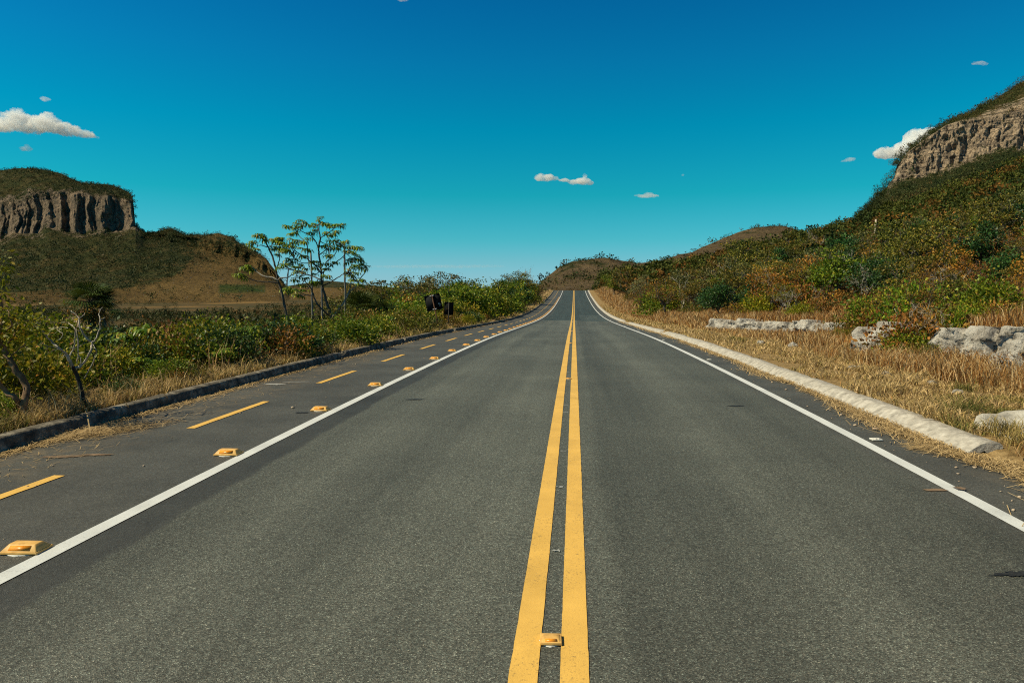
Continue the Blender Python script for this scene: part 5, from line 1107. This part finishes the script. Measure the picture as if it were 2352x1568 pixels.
blades(mb, x, y, r.uniform(.06, .22, len(x)) * (1 + .9 * (r.random(len(x)) < .1)), .0024 + .00045 * y, r.uniform(.3, 1.1, len(x)), .46 + .15 * r.normal(size=len(x)) - .20 * (n2(x, y, .5, 2, 17) > .15) + .1 * sstep(20, 60, y), r)
n = 7000; y = ysamp(n, 5, 60, r, .6); x = -6.7 - 3.2 * r.random(n); ok = n2(x, y, .6, 2, 19.0) > .05; x, y = x[ok], y[ok]
blades(mb, x, y, r.uniform(.3, .8, len(x)), .003 + .0004 * y, r.uniform(.1, .6, len(x)), .62 + .25 * r.random(len(x)), r)
tag(mb.build("verge_grass", M['grass'], att=True), "yellow green and straw grass strip behind the left kerb", "grass", kind='stuff')
def straws(mb, x, y, L, w_, ang, lift, tint, r, zoff=0.0):
    n = len(x); dx, dy = np.cos(ang) * L / 2, np.sin(ang) * L / 2; nx, ny = -np.sin(ang) * w_, np.cos(ang) * w_; z = prof(y) + zoff + lift; tl = r.normal(size=n) * .25 * L
    tl = np.clip(tl, -lift * .8, lift * .8)
    V = np.stack([np.stack([x - dx - nx, y - dy - ny, z - tl], -1), np.stack([x - dx + nx, y - dy + ny, z - tl], -1), np.stack([x + dx + nx, y + dy + ny, z + tl + .003], -1), np.stack([x + dx - nx, y + dy - ny, z + tl + .003], -1)], 1).reshape(-1, 3)
    mb.add(V, np.arange(n)[:, None] * 4 + np.arange(4)[None], None, np.repeat(np.clip(tint, 0, 1), 4))
mb = MB(); n = 15000; y = ysamp(n, 4.4, 60, r, 1.0); wd = .16 + .20 * (n2(0 * y, y, .8, 3, 23) + .35) + .05 * sstep(7.6, 5.6, y); x = 4.16 + .55 * sstep(7.4, 6.4, y) * r.random(n) - np.abs(r.normal(size=n)) * np.clip(wd, .07, 1) * .62
straws(mb, x, y, r.uniform(.05, .22, n) * (1 + 1.0 * (r.random(n) < .06)), .0016 + .00022 * y, np.where(r.random(n) < .55, 1.57 + r.normal(size=n) * .5, r.uniform(0, 3.14, n)), .008 + .022 * r.random(n), .5 + .22 * r.normal(size=n), r, .0)
n = 320; x = 3.72 + .42 * r.random(n); y = 7.55 + .10 * r.normal(size=n) + (x - 3.72) * .2; straws(mb, x, y, r.uniform(.1, .35, n), .002, .25 + r.normal(size=n) * .3, .006 + .012 * r.random(n), .6 + .2 * r.normal(size=n), r)
n = 5200; y = ysamp(n, 5, 60, r, .8); x = -5.78 + np.abs(r.normal(size=n)) * .10 * (1 + .9 * np.clip(n2(0 * y, y, .7, 3, 25), -.9, 1)); straws(mb, x, y, r.uniform(.04, .16, n), .0016 + .0002 * y, r.uniform(0, 3.14, n), .006 + .014 * r.random(n), .42 + .2 * r.normal(size=n), r)
n = 1700; x = -5.48 + .22 * r.normal(size=n); y = 7.55 + .26 * r.normal(size=n) + (x + 5.48) * .9; straws(mb, x, y, r.uniform(.06, .26, n), .0022, .5 + r.normal(size=n) * .7, .008 + .03 * r.random(n), .55 + .2 * r.normal(size=n), r)
n = 900; x = -5.8 + 1.0 * r.random(n) ** 2; y = ysamp(n, 5, 20, r); straws(mb, x, y, r.uniform(.03, .12, n), .002, r.uniform(0, 3.14, n), .006 + .004 * r.random(n), .5 + .2 * r.normal(size=n), r)
for x0, y0, x1, y1 in [(-5.95, 7.9, -5.45, 7.3), (-5.98, 8.8, -5.7, 8.3), (-5.9, 9.6, -5.75, 9.2)]:
    straws(mb, np.array([(x0 + x1) / 2]), np.array([(y0 + y1) / 2]), np.array([math.hypot(x1 - x0, y1 - y0)]), .006, np.array([math.atan2(y1 - y0, x1 - x0)]), np.array([.12]), np.array([.6]), r)
tag(mb.build("cut_straw", M['straw'], att=True), "cut dry straw lying along both kerbs on the asphalt", "straw", kind='stuff')
mb = MB(); n = 240; x = np.where(r.random(n) < .8, 3.45 + .7 * r.random(n), -3.7 - 2.0 * r.random(n)); y = ysamp(n, 3.5, 22, r); bm = bmesh.new(); bmesh.ops.create_icosphere(bm, subdivisions=1, radius=1); V0 = np.array([v.co[:] for v in bm.verts]); F0 = np.array([[v.index for v in f.verts] for f in bm.faces]); bm.free()
for a, b in zip(x, y): q = r.gamma(2, .0035) + .003; mb.add(V0 * (1 + .25 * r.normal(size=(len(V0), 1))) * [q, q * .8, q * .6] + [a, b, float(prof(b)) + q * .4], None, F0)
tag(mb.build("gravel", M['pebble']), "loose grit scattered on the shoulders", "gravel", kind='stuff')

# ------------------------------------------------------------------ clouds: real vapour at six kilometres
def cloud_mat(name, dens):
    s = NT(name); v = s.n("ShaderNodeVolumePrincipled"); v.inputs["Color"].default_value = (1, 1, 1, 1); v.inputs["Anisotropy"].default_value = 0.0
    s.set(v.inputs["Density"], s.math('MULTIPLY', s.ramp(s.noise(0.016, 5, 0.65), [(0.36, 0.0), (0.58, 1.0)]), dens))
    s.t.links.new(v.outputs[0], s.out.inputs[1]); return s.m
M['cloud'] = cloud_mat("cloud vapour", 0.026); M['cloud_thin'] = cloud_mat("thin cloud vapour", 0.013); M['cloud_veil'] = cloud_mat("cloud veil", 0.0006)
tex = bpy.data.textures.new("cloud billow", 'CLOUDS'); tex.noise_scale = 42; tex.noise_depth = 4
tex2 = bpy.data.textures.new("cloud wisp", 'CLOUDS'); tex2.noise_scale = 13; tex2.noise_depth = 3
def cloud(lumps, label, mat, vox=7.0, d1=62, d2=30, z=6000.0, stretch=1.0):
    bm = bmesh.new(); c0 = pt(lumps[0][0], lumps[0][1], z)
    for (px_, py_, rx, ry_) in lumps:
        c = pt(px_, py_, z) - c0; k = z / F
        m4 = Matrix.Translation(Vector(c)) @ Matrix.Rotation(YAW, 4, 'Z') @ Matrix.Diagonal((rx * k, (rx + ry_) * .6 * k * stretch, ry_ * k, 1))
        bmesh.ops.create_icosphere(bm, subdivisions=3, radius=1.0, matrix=m4)
    me = bpy.data.meshes.new("cloud"); bm.to_mesh(me); bm.free(); o = bpy.data.objects.new("cloud", me); COL.objects.link(o); o.location = c0.tolist(); me.materials.append(mat)
    rm = o.modifiers.new("remesh", 'REMESH'); rm.mode = 'VOXEL'; rm.voxel_size = vox
    for tx_, st in ((tex, d1), (tex2, d2)):
        dm = o.modifiers.new("billow", 'DISPLACE'); dm.texture = tx_; dm.texture_coords = 'GLOBAL'; dm.strength = st; dm.mid_level = .55
    return tag(o, label, "cloud")
cloud([(40, 276, 34, 20), (38, 262, 20, 12), (-5, 288, 40, 15), (105, 284, 36, 20), (110, 272, 20, 14), (150, 298, 36, 14), (190, 308, 26, 8), (215, 315, 12, 4), (70, 296, 40, 10)], "large white cloud with trailing tail above the table mountain", M['cloud'])
cloud([(104, 228, 13, 5), (98, 225, 6, 3)], "tiny wisp of cloud above the large left cloud", M['cloud_thin'], 5, 20, 9)
cloud([(60, 342, 15, 6), (62, 337, 7, 6)], "small white cloud below the large left cloud", M['cloud_thin'], 5, 20, 9)
cloud([(1240, 408, 13, 9), (1258, 408, 17, 9), (1275, 410, 8, 6), (1296, 414, 16, 4), (1318, 418, 16, 6), (1338, 416, 20, 8), (1343, 404, 7, 5), (1355, 421, 10, 5)], "double cloud joined by a thin neck above the road crest", M['cloud'], 6, 26, 11)
cloud([(1488, 450, 26, 4.5), (1490, 446, 12, 5), (1466, 449, 10, 3)], "small flat cloud right of the double cloud", M['cloud_thin'], 5, 18, 9)
cloud([(2105, 318, 30, 22), (2140, 312, 34, 20), (2080, 338, 26, 14), (2040, 352, 34, 14), (2090, 350, 40, 16), (2150, 330, 40, 20), (2018, 352, 12, 6), (2185, 320, 40, 26)], "white cumulus cloud rising behind the rocky mountain", M['cloud'], 9, 40, 13, 6000)
cloud([(1953, 366, 12, 5), (1940, 370, 8, 3)], "faint scrap of cloud left of the mountain cumulus", M['cloud_thin'], 5, 18, 9)
cloud([(1568, 402, 4, 3)], "tiny dot of cloud high right of the flat cloud", M['cloud_thin'], 4, 9, 5)
cloud([(2248, 145, 17, 3), (2260, 148, 10, 2.5)], "faint cloud wisp high at the right above the mountain", M['cloud_thin'], 5, 14, 8)
cloud([(925, -1, 15, 4)], "faint cloud wisp touching the top edge", M['cloud_thin'], 5, 12, 8)
cloud([(1000, 612, 170, 4), (920, 614, 60, 3), (1100, 610, 60, 3)], "thin long streak of cloud low over the left tree belt", M['cloud_veil'], 9, 20, 9, 9000, .5)

# ------------------------------------------------------------------ labels for the plants: what they look like and what they stand by
LM = dict(left=[(178, 800, "the bleached dead tree"), (215, 700, "the tall fan palm"), (680, 720, "the leaning cecropia"), (780, 740, "the forked cecropia"), (995, 720, "the square sign back"), (1030, 730, "the narrow sign back"), (850, 715, "the low fan palms"), (1205, 630, "the half bare tree"), (45, 870, "the crooked tree"), (1240, 690, "the road crest"), (400, 830, "the kerb's middle stretch")],
          right=[(2005, 520, "the utility pole"), (1755, 755, "the long pale ledge"), (2040, 790, "the middle outcrop"), (2290, 775, "the nearest outcrop"), (2070, 695, "the boulder pair"), (1650, 670, "the dark round tree"), (2060, 605, "the white limbed tree"), (1380, 670, "the road crest"), (1720, 560, "the tree against the brown hill"), (1795, 660, "the bright bushy tree"), (2325, 450, "the tall right edge tree"), (2260, 545, "the silvery tree"), (2240, 660, "the upper grass shrubs"), (1500, 690, "the red verge grass")])
groups = {}
for o, desc, h, zone, lab in PLANTS:
    P = np.array(o.location); ax, ay, az_ = proj(P + [0, 0, h * .5]); o["group"] = desc + ("s along the left verge" if zone == 'left' else "s on the right slope")
    if lab: o["label"] = lab; continue
    pxh = h * F / az_; size = "tall" if pxh > 120 else "mid sized" if pxh > 60 else "small"
    d = [math.hypot(ax - a, ay - b) for a, b, _ in LM[zone]]; k = int(np.argmin(d)); a, b, t_ = LM[zone][k]; dx, dy = ax - a, ay - b
    rel = ("right of" if dx > 0 else "left of") if abs(dx) > 1.2 * abs(dy) else ("above" if dy < 0 else "below")
    groups.setdefault((size, desc, rel, t_), []).append((d[k], o))
for (size, desc, rel, t_), L_ in groups.items():
    L_.sort(key=lambda q: q[0])
    for i, (_, o) in enumerate(L_):
        base_ = f"{size} {desc} {rel} {t_}"
        o["label"] = base_ if len(L_) == 1 else base_ + ", " + ["closest to it", "second closest", "third closest", "fourth closest", "fifth closest", "sixth closest", "seventh closest", "eighth closest", "ninth closest", "tenth closest"][min(i, 9)] if i < 10 else base_ + ", far from it"
# prototypes never planted are removed
for k, lst in PROTO.items():
    for t, used in lst[:-1]:
        if not used:
            for c in KIDS.get(t.name, []): bpy.data.objects.remove(c)
            bpy.data.objects.remove(t)
